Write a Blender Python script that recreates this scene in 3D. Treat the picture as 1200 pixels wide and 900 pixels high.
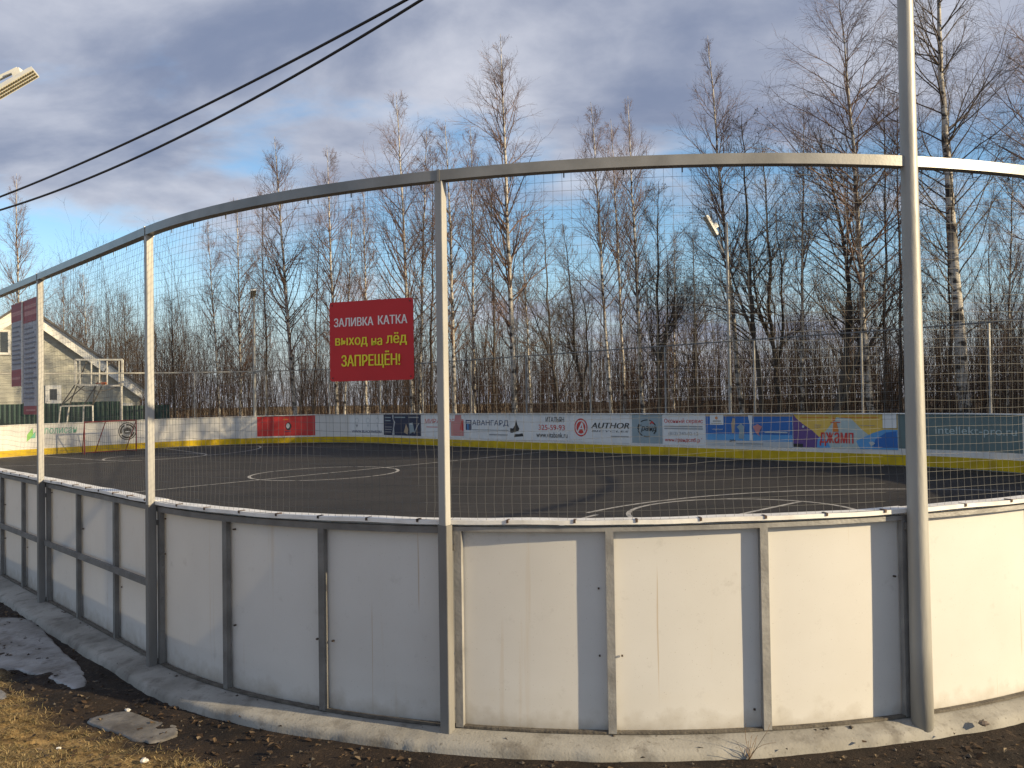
import bpy, math, random
import numpy as np
from mathutils import Vector, Matrix

for o in list(bpy.data.objects):
    bpy.data.objects.remove(o)
scene = bpy.context.scene
COL = scene.collection
R = math.radians

# ------------------------------------------------------------------ camera
EYE = 1.8905            # metres above the kerb at the near boards
PITCH, ROLL = 0.0206, 0.0150
FPX = 1039.0            # focal length in photo pixels (1200 wide)
cam_d = bpy.data.cameras.new('camera')
cam_d.sensor_width = 36.0
cam_d.lens = FPX / 1200.0 * 36.0
cam_d.clip_start = 0.05
cam_d.clip_end = 3000.0
cam = bpy.data.objects.new('camera', cam_d)
COL.objects.link(cam)
cam.matrix_world = (Matrix.Translation((0, 0, EYE)) @ Matrix.Rotation(math.pi / 2 + PITCH, 4, 'X')
                    @ Matrix.Rotation(-ROLL, 4, 'Z'))
scene.camera = cam

# ------------------------------------------------------------------ light
SUN_TO = Vector((0.9205, -0.3907, 0.0)).normalized()   # horizontal direction to the sun
SUN_EL = R(18.5)
sun_vec = Vector((SUN_TO.x * math.cos(SUN_EL), SUN_TO.y * math.cos(SUN_EL), math.sin(SUN_EL)))
sd = bpy.data.lights.new('sun', 'SUN')
sd.energy = 5.0
sd.angle = R(0.6)
sd.color = (1.0, 0.80, 0.50)
sun = bpy.data.objects.new('sun', sd)
COL.objects.link(sun)
sun.rotation_euler = (-sun_vec).to_track_quat('-Z', 'Y').to_euler()

world = bpy.data.worlds.new('World')
scene.world = world
world.use_nodes = True
wt = world.node_tree
wt.nodes.clear()


def wn(t, **kw):
    n = wt.nodes.new(t)
    for k, v in kw.items():
        setattr(n, k, v)
    return n


def wl(a, b):
    wt.links.new(a, b)


def wmath(op, a, b=None, clamp=False):
    n = wn('ShaderNodeMath', operation=op)
    n.use_clamp = clamp
    for i, x in enumerate((a, b)):
        if x is None:
            continue
        if isinstance(x, (int, float)):
            n.inputs[i].default_value = x
        else:
            wl(x, n.inputs[i])
    return n.outputs[0]


def wmix(fac, a, b):
    n = wn('ShaderNodeMix', data_type='RGBA')
    if isinstance(fac, (int, float)):
        n.inputs[0].default_value = fac
    else:
        wl(fac, n.inputs[0])
    for i, x in ((6, a), (7, b)):
        if isinstance(x, tuple):
            n.inputs[i].default_value = x + (1,)
        else:
            wl(x, n.inputs[i])
    return n.outputs[2]


sky = wn('ShaderNodeTexSky', sky_type='NISHITA')
sky.sun_disc = False
sky.sun_elevation = SUN_EL
sky.sun_rotation = math.atan2(SUN_TO.x, SUN_TO.y)
sky.air_density = 1.0
sky.dust_density = 0.15
sky.ozone_density = 2.0
tc = wn('ShaderNodeTexCoord')
sep = wn('ShaderNodeSeparateXYZ')
wl(tc.outputs['Generated'], sep.inputs[0])
zc_ = wmath('ADD', wmath('MAXIMUM', sep.outputs[2], 0.0), 0.34)
cmb = wn('ShaderNodeCombineXYZ')
wl(wmath('DIVIDE', sep.outputs[0], zc_), cmb.inputs[0])
wl(wmath('DIVIDE', sep.outputs[1], zc_), cmb.inputs[1])
mp = wn('ShaderNodeMapping')
mp.inputs['Location'].default_value = (-4.6, 5.1, 0.0)
mp.inputs['Rotation'].default_value = (0, 0, R(14))
mp.inputs['Scale'].default_value = (1.35, 1.9, 1.0)
wl(cmb.outputs[0], mp.inputs[0])


def wnoise(scale, detail, rough, loc=None, dist=0.0):
    n = wn('ShaderNodeTexNoise')
    n.inputs['Scale'].default_value = scale
    n.inputs['Detail'].default_value = detail
    n.inputs['Roughness'].default_value = rough
    n.inputs['Distortion'].default_value = dist
    if loc:
        m2 = wn('ShaderNodeMapping')
        m2.inputs['Location'].default_value = loc
        wl(mp.outputs[0], m2.inputs[0])
        wl(m2.outputs[0], n.inputs[0])
    else:
        wl(mp.outputs[0], n.inputs[0])
    return n.outputs['Fac']


def wramp(x, a, b):
    n = wn('ShaderNodeMapRange', interpolation_type='SMOOTHSTEP')
    wl(x, n.inputs[0])
    n.inputs[1].default_value = a
    n.inputs[2].default_value = b
    return n.outputs[0]


big = wnoise(0.85, 4.0, 0.5)
fine = wnoise(2.6, 8.0, 0.55, (5.2, 1.3, 0.0), 0.25)
shade_n = wnoise(1.5, 7.0, 0.55, (-3.0, 9.0, 0.0), 0.3)
dens = wmath('ADD', wmath('MULTIPLY', big, 0.55), wmath('MULTIPLY', fine, 0.45))
# thick bank overhead, breaking up towards the horizon
elev = wramp(sep.outputs[2], 0.16, 0.42)
dens2 = wmath('ADD', dens, wmath('MULTIPLY', wmath('SUBTRACT', elev, 0.5), 0.17))
cover = wramp(dens2, 0.385, 0.530)
thick = wramp(wmath('ADD', wmath('MULTIPLY', shade_n, 0.65), wmath('MULTIPLY', dens2, 0.35)), 0.345, 0.635)
ccol = wmix(thick, (4.8, 4.9, 5.4), (1.50, 1.78, 2.60))
low = wramp(sep.outputs[2], -0.02, 0.16)
skyc = wn('ShaderNodeHueSaturation')
skyc.inputs['Saturation'].default_value = 1.15
skyc.inputs['Value'].default_value = 1.18
wl(sky.outputs[0], skyc.inputs['Color'])
hz_ = wmath('MULTIPLY', wmath('SUBTRACT', 1.0, wramp(sep.outputs[2], 0.0, 0.16)), 0.85)
clear = wmix(hz_, skyc.outputs[0], (2.5, 2.8, 3.75))          # pale bank low over the horizon
final = wmix(wmath('MULTIPLY', cover, 0.95), clear, ccol)
bg = wn('ShaderNodeBackground')
bg.inputs['Strength'].default_value = 0.10
wl(final, bg.inputs['Color'])
wo = wn('ShaderNodeOutputWorld')
wl(bg.outputs[0], wo.inputs['Surface'])

vs = scene.view_settings
vs.view_transform = 'Standard'
vs.look = 'None'
vs.exposure = 0.62
vs.gamma = 1.0
vs.use_curve_mapping = False

# ------------------------------------------------------------------ rink frame (n across, l along, h above the sloping pad)
TH, N0, RW_, L0, RL, RN, RF = 0.7334, 2.4986, 18.4241, 1.7944, 37.1581, 4.9377, 7.5623
KN = 0.0162
N1, L1 = N0 + RW_, L0 + RL
ZF = -0.0627            # rink floor relative to the board base
CT, ST = math.cos(TH), math.sin(TH)
HB, HR = 1.19, 3.235    # board top, net rail top


def pad_z(n):
    n = np.clip(n, -6.0, 30.0)
    return KN * (n - N0)


def RW(n, l, h=0.0):
    return Vector((n * CT - l * ST, n * ST + l * CT, float(pad_z(n)) + h))


def to_nl(x, y):
    return x * CT + y * ST, -x * ST + y * CT


def outline_points(off=0.0):
    P = []

    def arc(cn, cl, r, a0, a1):
        k = max(8, int(abs(a1 - a0) * r / 0.06))
        for i in range(k + 1):
            a = a0 + (a1 - a0) * i / k
            P.append((cn + (r + off) * math.cos(a), cl + (r + off) * math.sin(a)))
    pi = math.pi
    arc(N0 + RN, L0 + RN, RN, 1.5 * pi, pi)
    arc(N0 + RF, L1 - RF, RF, pi, pi / 2)
    arc(N1 - RF, L1 - RF, RF, pi / 2, 0)
    arc(N1 - RF, L0 + RF, RF, 0, -pi / 2)
    return np.array(P)


OUT = outline_points()
_d = np.linalg.norm(np.roll(OUT, -1, 0) - OUT, axis=1)
SCUM = np.concatenate([[0], np.cumsum(_d)])
STOT = float(SCUM[-1])
OUTC = np.vstack([OUT, OUT[:1]])


def frame(s):
    """point, tangent and outward normal of the board line at arc length s (n,l)"""
    s = s % STOT

    def pt(q):
        q = q % STOT
        return np.array([np.interp(q, SCUM, OUTC[:, 0]), np.interp(q, SCUM, OUTC[:, 1])])
    p = pt(s)
    t = pt(s + 0.06) - pt(s - 0.06)
    t /= np.linalg.norm(t)
    return p, t, np.array([-t[1], t[0]])


def SW(s, h, out=0.0):
    p, t, o = frame(s)
    q = p + o * out
    return Vector((q[0] * CT - q[1] * ST, q[0] * ST + q[1] * CT, float(pad_z(p[0])) + h))


def ray(px, py):
    x, y = (px - 600) / FPX, (450 - py) / FPX
    c, s = math.cos(ROLL), math.sin(ROLL)
    X, Y = c * x + s * y, -s * x + c * y
    cp, sp = math.cos(PITCH), math.sin(PITCH)
    return Vector((X, cp - sp * Y, sp + cp * Y))


def at(px, py, Y):
    d = ray(px, py)
    return Vector((0, 0, EYE)) + d * (Y / d.y)


def on_pad(px, py, h=0.0):
    d = ray(px, py)
    dn, dl = to_nl(d.x, d.y)
    t = (h - KN * N0 - EYE) / (d.z - KN * dn)
    return dn * t, dl * t


def pix_s(px, py, far=True, off=0.0):
    d = ray(px, py)
    dn, dl = to_nl(d.x, d.y)
    a = OUTC[:-1].copy()
    b = OUTC[1:].copy()
    if off:
        A = outline_points(off)
        a = A
        b = np.roll(A, -1, 0)
    e = b - a
    den = dn * e[:, 1] - dl * e[:, 0]
    den = np.where(abs(den) < 1e-12, 1e-12, den)
    t = (a[:, 0] * e[:, 1] - a[:, 1] * e[:, 0]) / den
    s = (a[:, 0] * dl - a[:, 1] * dn) / den
    ok = (s >= 0) & (s <= 1) & (t > 0)
    idx = np.where(ok)[0]
    i = idx[np.argmax(t[idx])] if far else idx[np.argmin(t[idx])]
    return float(SCUM[i] + s[i] * _d[i])


# ------------------------------------------------------------------ materials
MATS = {}


def mat(name, c1, c2=None, scale=6.0, rough=0.6, bump=0.0, bscale=None, metal=0.0, stretch=(1, 1, 1), lo=0.35, hi=0.65,
        detail=5.0, spec=0.5, transl=0.0, coord='Object'):
    if name in MATS:
        return MATS[name]
    m = bpy.data.materials.new(name)
    m.use_nodes = True
    nt = m.node_tree
    b = nt.nodes['Principled BSDF']
    b.inputs['Roughness'].default_value = rough
    b.inputs['Metallic'].default_value = metal
    b.inputs['Specular IOR Level'].default_value = spec
    c2 = c2 or tuple(x * 0.8 for x in c1)
    t = nt.nodes.new('ShaderNodeTexCoord')
    mpn = nt.nodes.new('ShaderNodeMapping')
    mpn.inputs['Scale'].default_value = stretch
    nt.links.new(t.outputs[coord], mpn.inputs[0])
    nz = nt.nodes.new('ShaderNodeTexNoise')
    nz.inputs['Scale'].default_value = scale
    nz.inputs['Detail'].default_value = detail
    nt.links.new(mpn.outputs[0], nz.inputs[0])
    rp = nt.nodes.new('ShaderNodeMapRange')
    rp.inputs[1].default_value = lo
    rp.inputs[2].default_value = hi
    nt.links.new(nz.outputs['Fac'], rp.inputs[0])
    mx = nt.nodes.new('ShaderNodeMix')
    mx.data_type = 'RGBA'
    mx.inputs[6].default_value = c1 + (1,)
    mx.inputs[7].default_value = c2 + (1,)
    nt.links.new(rp.outputs[0], mx.inputs[0])
    nt.links.new(mx.outputs[2], b.inputs['Base Color'])
    if bump:
        n2 = nt.nodes.new('ShaderNodeTexNoise')
        n2.inputs['Scale'].default_value = bscale or scale * 4
        n2.inputs['Detail'].default_value = 6
        nt.links.new(mpn.outputs[0], n2.inputs[0])
        bp = nt.nodes.new('ShaderNodeBump')
        bp.inputs['Strength'].default_value = bump
        bp.inputs['Distance'].default_value = 0.02
        nt.links.new(n2.outputs['Fac'], bp.inputs['Height'])
        nt.links.new(bp.outputs[0], b.inputs['Normal'])
    if transl:
        tr = nt.nodes.new('ShaderNodeBsdfTranslucent')
        nt.links.new(mx.outputs[2], tr.inputs['Color'])
        ms = nt.nodes.new('ShaderNodeMixShader')
        ms.inputs[0].default_value = transl
        nt.links.new(b.outputs[0], ms.inputs[1])
        nt.links.new(tr.outputs[0], ms.inputs[2])
        nt.links.new(ms.outputs[0], nt.nodes['Material Output'].inputs[0])
    MATS[name] = m
    return m


def flat(name, c, rough=0.55):
    return mat('print_' + name, c, tuple(x * 0.9 for x in c), 3.0, rough)


# ------------------------------------------------------------------ object helpers
def tag(o, label=None, cat=None, group=None, kind=None):
    if label:
        o['label'] = label
    if cat:
        o['category'] = cat
    if group:
        o['group'] = group
    if kind:
        o['kind'] = kind
    return o


def link(o, parent=None):
    COL.objects.link(o)
    if parent is not None:
        o.parent = parent
        # meshes are made in world coordinates: a thing's Empty carries its place, a part carries none
        o.matrix_parent_inverse = Matrix.Translation(-parent.location) if parent.parent is None else Matrix.Identity(4)
    return o


def empty(name, loc=(0, 0, 0)):
    e = bpy.data.objects.new(name, None)
    e.location = loc
    e.empty_display_size = 0.2
    COL.objects.link(e)
    return e


def mesh(name, verts, faces, m, smooth=False):
    me = bpy.data.meshes.new(name)
    if isinstance(verts, np.ndarray):
        verts = verts.tolist()
    if isinstance(faces, np.ndarray):
        faces = faces.tolist()
    me.from_pydata(verts, [], faces)
    if m is not None:
        for x in (m if isinstance(m, (list, tuple)) else [m]):
            me.materials.append(x)
    if smooth:
        me.polygons.foreach_set('use_smooth', [True] * len(me.polygons))
    me.update()
    return me


def big_mesh(name, V, Fq, m, smooth=False, k=4):
    """fast path: all faces have k corners"""
    V = np.asarray(V, np.float32)
    Fq = np.asarray(Fq, np.int32)
    me = bpy.data.meshes.new(name)
    me.vertices.add(len(V))
    me.vertices.foreach_set('co', V.ravel())
    me.loops.add(Fq.size)
    me.loops.foreach_set('vertex_index', Fq.ravel())
    me.polygons.add(len(Fq))
    me.polygons.foreach_set('loop_start', np.arange(0, Fq.size, k, dtype=np.int32))
    me.polygons.foreach_set('loop_total', np.full(len(Fq), k, np.int32))
    me.polygons.foreach_set('use_smooth', np.full(len(Fq), smooth, bool))
    if m is not None:
        me.materials.append(m)
    me.update(calc_edges=True)
    return me


def obj(name, me, parent=None):
    return link(bpy.data.objects.new(name, me), parent)


class MB:
    """collects solids for ONE mesh"""

    def __init__(self):
        self.v, self.f = [], []

    def box(self, c, ax, ay, az):
        """c centre, ax ay az half-extent vectors"""
        c, ax, ay, az = Vector(c), Vector(ax), Vector(ay), Vector(az)
        i = len(self.v)
        for sz in (-1, 1):
            for sx, sy in ((-1, -1), (1, -1), (1, 1), (-1, 1)):
                self.v.append(tuple(c + ax * sx + ay * sy + az * sz))
        self.f += [(i, i + 3, i + 2, i + 1), (i + 4, i + 5, i + 6, i + 7)]
        for k in range(4):
            a, b = i + k, i + (k + 1) % 4
            self.f.append((a, b, b + 4, a + 4))
        return self

    def bar(self, a, b, r, sides=8, r2=None, up=None):
        a, b = Vector(a), Vector(b)
        d = (b - a).normalized()
        u = Vector(up) if up else (Vector((0, 0, 1)) if abs(d.z) < 0.9 else Vector((1, 0, 0)))
        x = d.cross(u).normalized()
        y = d.cross(x).normalized()
        i = len(self.v)
        ph = math.pi / sides
        for p, rr in ((a, r), (b, r if r2 is None else r2)):
            for k in range(sides):
                t = 2 * math.pi * k / sides + ph
                self.v.append(tuple(p + (x * math.cos(t) + y * math.sin(t)) * rr))
        for k in range(sides):
            a_, b_ = i + k, i + (k + 1) % sides
            self.f.append((a_, b_, b_ + sides, a_ + sides))
        self.f.append(tuple(range(i + sides - 1, i - 1, -1)))
        self.f.append(tuple(range(i + sides, i + 2 * sides)))
        return self

    def prism(self, poly, off):
        """poly: list of Vectors (planar loop), off: extrusion vector"""
        i = len(self.v)
        n = len(poly)
        for p in poly:
            self.v.append(tuple(p))
        for p in poly:
            self.v.append(tuple(Vector(p) + Vector(off)))
        self.f.append(tuple(range(i, i + n)))
        self.f.append(tuple(range(i + 2 * n - 1, i + n - 1, -1)))
        for k in range(n):
            a, b = i + k, i + (k + 1) % n
            self.f.append((b, a, a + n, b + n))
        return self

    def sweep(self, rings, closed=False):
        """rings: list of equal-length vertex loops"""
        i = len(self.v)
        m = len(rings[0])
        for rg in rings:
            self.v += [tuple(p) for p in rg]
        K = len(rings)
        for j in range(K - 1 if not closed else K):
            j2 = (j + 1) % K
            for k in range(m):
                k2 = (k + 1) % m
                self.f.append((i + j * m + k, i + j * m + k2, i + j2 * m + k2, i + j2 * m + k))
        if not closed:
            self.f.append(tuple(i + k for k in range(m - 1, -1, -1)))
            self.f.append(tuple(i + (K - 1) * m + k for k in range(m)))
        return self

    def build(self, name, m, parent=None, smooth=False):
        return obj(name, mesh(name, self.v, self.f, m, smooth), parent)


def fix_normals(me):
    import bmesh
    bm = bmesh.new()
    bm.from_mesh(me)
    bmesh.ops.recalc_face_normals(bm, faces=bm.faces)
    bm.to_mesh(me)
    bm.free()


def strip(name, s0, s1, h0, h1, o0, o1, m, parent, step=0.25, wob=0.0, bulge=0.0, rng=None):
    """a solid strip bent along the board line: heights h0..h1, offsets o0 (inner) .. o1 (outer)"""
    k = max(1, int(math.ceil((s1 - s0) / step)))
    B = MB()
    rings = []
    ph = rng.random() * 6.28 if rng else 0
    for i in range(k + 1):
        s = s0 + (s1 - s0) * i / k
        w = wob * (math.sin(s * 5.1 + ph) + 0.6 * math.sin(s * 11.3 + 2 * ph)) if wob else 0
        bu = bulge * math.sin(math.pi * i / k) if bulge else 0
        rings.append([SW(s, h0 + w, o0 + bu), SW(s, h0 + w, o1 + bu), SW(s, h1 + w, o1 + bu), SW(s, h1 + w, o0 + bu)])
    B.sweep(rings)
    o = B.build(name, m, parent, True)
    fix_normals(o.data)
    o.data.set_sharp_from_angle(angle=R(35))
    return o


def tubes(P, Rr, sides=3):
    """P (N,K,3) polylines, Rr (N,K) radii -> verts, quads (open tubes)"""
    N, K, _ = P.shape
    T = np.gradient(P, axis=1)
    T /= np.linalg.norm(T, axis=2, keepdims=True) + 1e-9
    up = np.where(np.abs(T[..., 2:3]) < 0.85, np.array([0, 0, 1.0]), np.array([1.0, 0, 0]))
    X = np.cross(T, up)
    X /= np.linalg.norm(X, axis=2, keepdims=True) + 1e-9
    Y = np.cross(T, X)
    a = np.arange(sides) * 2 * np.pi / sides
    V = (P[:, :, None, :] + Rr[:, :, None, None] * (X[:, :, None, :] * np.cos(a)[None, None, :, None]
                                                  + Y[:, :, None, :] * np.sin(a)[None, None, :, None]))
    base = (np.arange(N)[:, None, None] * K + np.arange(K - 1)[None, :, None]) * sides
    k = np.arange(sides)[None, None, :]
    k2 = (k + 1) % sides
    F = np.stack([base + k, base + k2, base + sides + k2, base + sides + k], -1).reshape(-1, 4)
    return V.reshape(-1, 3), F


def merge(parts):
    V, F, n = [], [], 0
    for v, f in parts:
        V.append(v)
        F.append(f + n)
        n += len(v)
    return np.concatenate(V), np.concatenate(F)


def text_geo(body, size=1.0, bold=0.0, shear=0.0, space=1.0, res=3):
    c = bpy.data.curves.new('lettering', 'FONT')
    c.body = body
    c.size = size
    c.offset = bold
    c.shear = shear
    c.space_character = space
    c.resolution_u = res
    c.fill_mode = 'FRONT'
    o = bpy.data.objects.new('lettering', c)
    COL.objects.link(o)
    dg = bpy.context.evaluated_depsgraph_get()
    me = o.evaluated_get(dg).to_mesh()
    V = np.array([v.co[:2] for v in me.vertices])
    F = [tuple(p.vertices) for p in me.polygons]
    o.evaluated_get(dg).to_mesh_clear()
    bpy.data.objects.remove(o)
    bpy.data.curves.remove(c)
    return V, F


def fit_text(body, x0, x1, y0, y1, bold=0.0, shear=0.0, space=1.0):
    """lettering stretched into the box x0..x1, y0..y1"""
    V, F = text_geo(body, 1.0, 0.0, shear, space)
    mn, mxx = V.min(0), V.max(0)
    V = (V - mn) / (mxx - mn)
    n = max(1, sum(ch != ' ' for ch in body))
    reps = [0.0] if bold <= 0.012 else [-1.0, 0.0, 1.0]     # heavier strokes: shifted copies, each a hair in front
    sh = 0.9 * bold / n
    VV, FF = [], []
    for i, r in enumerate(reps):
        k = len(VV) * len(V)
        W = np.zeros((len(V), 3))
        W[:, 0] = x0 + (sh + V[:, 0] * (1 - 2 * sh) + r * sh) * (x1 - x0)
        W[:, 1] = y0 + V[:, 1] * (y1 - y0)
        W[:, 2] = i * 0.00018
        VV.append(W)
        FF += [tuple(q + k for q in f) for f in F]
    return np.concatenate(VV), FF

# ================================================================== SETTING
rng = random.Random(11)
npr = np.random.default_rng(5)


def smooth_noise(x, y, scale, seed):
    """cheap value noise on arrays"""
    rs = np.random.default_rng(seed)
    T = rs.random((256, 256))
    u, v = x * scale, y * scale
    i, j = np.floor(u).astype(int), np.floor(v).astype(int)
    a, b = u - i, v - j
    a, b = a * a * (3 - 2 * a), b * b * (3 - 2 * b)
    g = lambda p, q: T[p % 256, q % 256]
    return (g(i, j) * (1 - a) + g(i + 1, j) * a) * (1 - b) + (g(i, j + 1) * (1 - a) + g(i + 1, j + 1) * a) * b


def out_dist(x, y):
    """signed distance (positive outside) to the board line"""
    n, l = to_nl(x, y)
    # near corner uses radius RN, the rest RF
    cn, cl = (N0 + N1) / 2, (L0 + L1) / 2
    near = (n < cn) & (l < cl)
    r = np.where(near, RN, RF)
    qx = np.abs(n - cn) - RW_ / 2 + r
    qy = np.abs(l - cl) - RL / 2 + r
    return np.hypot(np.maximum(qx, 0), np.maximum(qy, 0)) + np.minimum(np.maximum(qx, qy), 0) - r


def ground_z(x, y, low=False):
    x, y = np.asarray(x, float), np.asarray(y, float)
    n, l = to_nl(x, y)
    d = out_dist(x, y)
    z = KN * (np.clip(n, -6, 30) - N0) - 0.088
    m = np.clip((d - 0.20) / 0.25, 0, 1)
    near = np.clip((14 - np.hypot(x, y)) / 6, 0, 1)
    if low:
        return z + m * near * (smooth_noise(x, y, 1.1, 1) - 0.45) * 0.06 + np.clip((d - 0.9) / 1.2, 0, 1) * near * 0.03
    z = z + m * near * ((smooth_noise(x, y, 1.1, 1) - 0.45) * 0.06 + (smooth_noise(x, y, 4.5, 2) - 0.5) * 0.035
                        + (smooth_noise(x, y, 14, 3) - 0.5) * 0.016 + (smooth_noise(x, y, 31, 4) - 0.5) * 0.010)
    z = z + np.clip((d - 0.9) / 1.2, 0, 1) * near * 0.03
    return z


def axis(lo, hi, a, b, fine, far):
    mid = np.arange(a, b + 1e-6, fine)
    left = a - np.geomspace(fine, a - lo, far)
    right = b + np.geomspace(fine, hi - b, far)
    return np.concatenate([left[::-1], mid, right])


gx = axis(-1500, 1500, -6.0, 5.0, 0.042, 50)
gy = axis(-1500, 1500, 3.6, 9.4, 0.042, 50)
GX, GY = np.meshgrid(gx, gy)
GZ = ground_z(GX, GY)
V = np.stack([GX, GY, GZ], -1).reshape(-1, 3)
nx, ny = len(gx), len(gy)
ii = (np.arange(ny - 1)[:, None] * nx + np.arange(nx - 1)[None, :]).ravel()
F = np.stack([ii, ii + 1, ii + nx + 1, ii + nx], -1)


def soil_material():
    m = bpy.data.materials.new('soil')
    m.use_nodes = True
    nt = m.node_tree
    b = nt.nodes['Principled BSDF']
    b.inputs['Roughness'].default_value = 0.85
    b.inputs['Specular IOR Level'].default_value = 0.25
    t = nt.nodes.new('ShaderNodeTexCoord')

    def nz(sc, det, ro=0.55):
        n = nt.nodes.new('ShaderNodeTexNoise')
        n.inputs['Scale'].default_value = sc
        n.inputs['Detail'].default_value = det
        n.inputs['Roughness'].default_value = ro
        nt.links.new(t.outputs['Object'], n.inputs[0])
        return n.outputs['Fac']

    def rp(x, a, c):
        n = nt.nodes.new('ShaderNodeMapRange')
        n.inputs[1].default_value = a
        n.inputs[2].default_value = c
        nt.links.new(x, n.inputs[0])
        return n.outputs[0]

    def mx(f, a, c):
        n = nt.nodes.new('ShaderNodeMix')
        n.data_type = 'RGBA'
        nt.links.new(f, n.inputs[0])
        for i, q in ((6, a), (7, c)):
            if isinstance(q, tuple):
                n.inputs[i].default_value = q + (1,)
            else:
                nt.links.new(q, n.inputs[i])
        return n.outputs[2]
    c = mx(rp(nz(3.0, 6), 0.35, 0.65), (0.013, 0.0095, 0.0078), (0.032, 0.022, 0.016))
    c = mx(rp(nz(26.0, 4), 0.58, 0.72), c, (0.085, 0.058, 0.038))
    at_n = nt.nodes.new('ShaderNodeAttribute')
    at_n.attribute_name = 'turf'
    thatch = mx(rp(nz(11.0, 7, 0.7), 0.38, 0.62), (0.075, 0.048, 0.022), (0.36, 0.24, 0.10))
    c = mx(at_n.outputs['Fac'], c, thatch)
    nt.links.new(c, b.inputs['Base Color'])
    bp = nt.nodes.new('ShaderNodeBump')
    bp.inputs['Strength'].default_value = 0.9
    bp.inputs['Distance'].default_value = 0.015
    nt.links.new(nz(55.0, 7, 0.65), bp.inputs['Height'])
    nt.links.new(bp.outputs[0], b.inputs['Normal'])
    return m


M_soil = soil_material()
gme = big_mesh('ground', V, F, M_soil, True)


def grass_edge(x, y):
    return 0.86 + (smooth_noise(x, y, 2.2, 12) - 0.5) * 0.28 + (smooth_noise(x, y, 7.0, 13) - 0.5) * 0.16


turf = np.clip((out_dist(V[:, 0], V[:, 1]) - grass_edge(V[:, 0], V[:, 1])) / 0.15, 0, 1) * (0.25 + 0.75 * np.clip((1.2 - V[:, 0]) / 1.5, 0, 1))
at_ = gme.attributes.new('turf', 'FLOAT', 'POINT')
at_.data.foreach_set('value', turf.astype(np.float32))
tag(obj('ground', gme), kind='structure')

# ---- rink floor


def asphalt_material():
    m = mat('asphalt', (0.016, 0.0152, 0.0152), (0.028, 0.025, 0.024), 0.45, 0.82, 0.5, 90.0, detail=9.0, lo=0.3, hi=0.7, spec=0.35)
    nt = m.node_tree
    b = nt.nodes['Principled BSDF']
    src = b.inputs['Base Color'].links[0].from_socket
    t = nt.nodes.new('ShaderNodeTexCoord')
    n = nt.nodes.new('ShaderNodeTexNoise')
    n.inputs['Scale'].default_value = 60
    n.inputs['Detail'].default_value = 4
    nt.links.new(t.outputs['Object'], n.inputs[0])
    # long streaks left by the ice machine and dried puddles
    mp2 = nt.nodes.new('ShaderNodeMapping')
    mp2.inputs['Rotation'].default_value = (0, 0, 0.12)
    mp2.inputs['Scale'].default_value = (0.10, 1.5, 1)
    nt.links.new(t.outputs['Object'], mp2.inputs[0])
    n3 = nt.nodes.new('ShaderNodeTexNoise')
    n3.inputs['Scale'].default_value = 1.0
    n3.inputs['Detail'].default_value = 5
    nt.links.new(mp2.outputs[0], n3.inputs[0])
    a = nt.nodes.new('ShaderNodeMapRange')
    a.inputs[1].default_value, a.inputs[2].default_value = 0.3, 0.7
    a.inputs[3].default_value, a.inputs[4].default_value = 0.72, 1.30
    nt.links.new(n.outputs['Fac'], a.inputs[0])
    a2 = nt.nodes.new('ShaderNodeMapRange')
    a2.inputs[1].default_value, a2.inputs[2].default_value = 0.35, 0.70
    a2.inputs[3].default_value, a2.inputs[4].default_value = 0.82, 1.28
    nt.links.new(n3.outputs['Fac'], a2.inputs[0])
    mu = nt.nodes.new('ShaderNodeMath')
    mu.operation = 'MULTIPLY'
    nt.links.new(a.outputs[0], mu.inputs[0])
    nt.links.new(a2.outputs[0], mu.inputs[1])
    vm = nt.nodes.new('ShaderNodeVectorMath')
    vm.operation = 'SCALE'
    nt.links.new(src, vm.inputs[0])
    nt.links.new(mu.outputs[0], vm.inputs['Scale'])
    nt.links.new(vm.outputs[0], b.inputs['Base Color'])
    return m


M_asph = asphalt_material()
poly = [RW(p[0], p[1], ZF) for p in outline_points(-0.02)]
fl = MB()
fl.prism(poly[::-1], Vector((0, 0, -0.04)))
o = fl.build('rink_floor', M_asph)
fix_normals(o.data)
tag(o, kind='structure')

M_line = mat('line_paint', (0.36, 0.35, 0.33), (0.10, 0.095, 0.09), 14.0, 0.8, lo=0.48, hi=0.72)


def floor_line(name, pts, w=0.08):
    """painted line along (n,l) points"""
    pts = [np.array(p, float) for p in pts]
    v, f = [], []
    for i, p in enumerate(pts):
        a = pts[max(0, i - 1)]
        b = pts[min(len(pts) - 1, i + 1)]
        t = (b - a) / (np.linalg.norm(b - a) + 1e-9)
        nn = np.array([-t[1], t[0]]) * w / 2
        for q in (p - nn, p + nn):
            v.append(tuple(RW(q[0], q[1], ZF + 0.004)))
    for i in range(len(pts) - 1):
        f.append((2 * i, 2 * i + 2, 2 * i + 3, 2 * i + 1))
    ob = obj(name, mesh(name, v, f, M_line))
    if ob.data.polygons[0].normal.z < 0:
        ob.data.flip_normals()
    return tag(ob, kind='structure')


def arc_pts(c, r, a0, a1, k=48):
    return [(c[0] + r * math.cos(R(a0 + (a1 - a0) * i / k)), c[1] + r * math.sin(R(a0 + (a1 - a0) * i / k))) for i in range(k + 1)]


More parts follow.
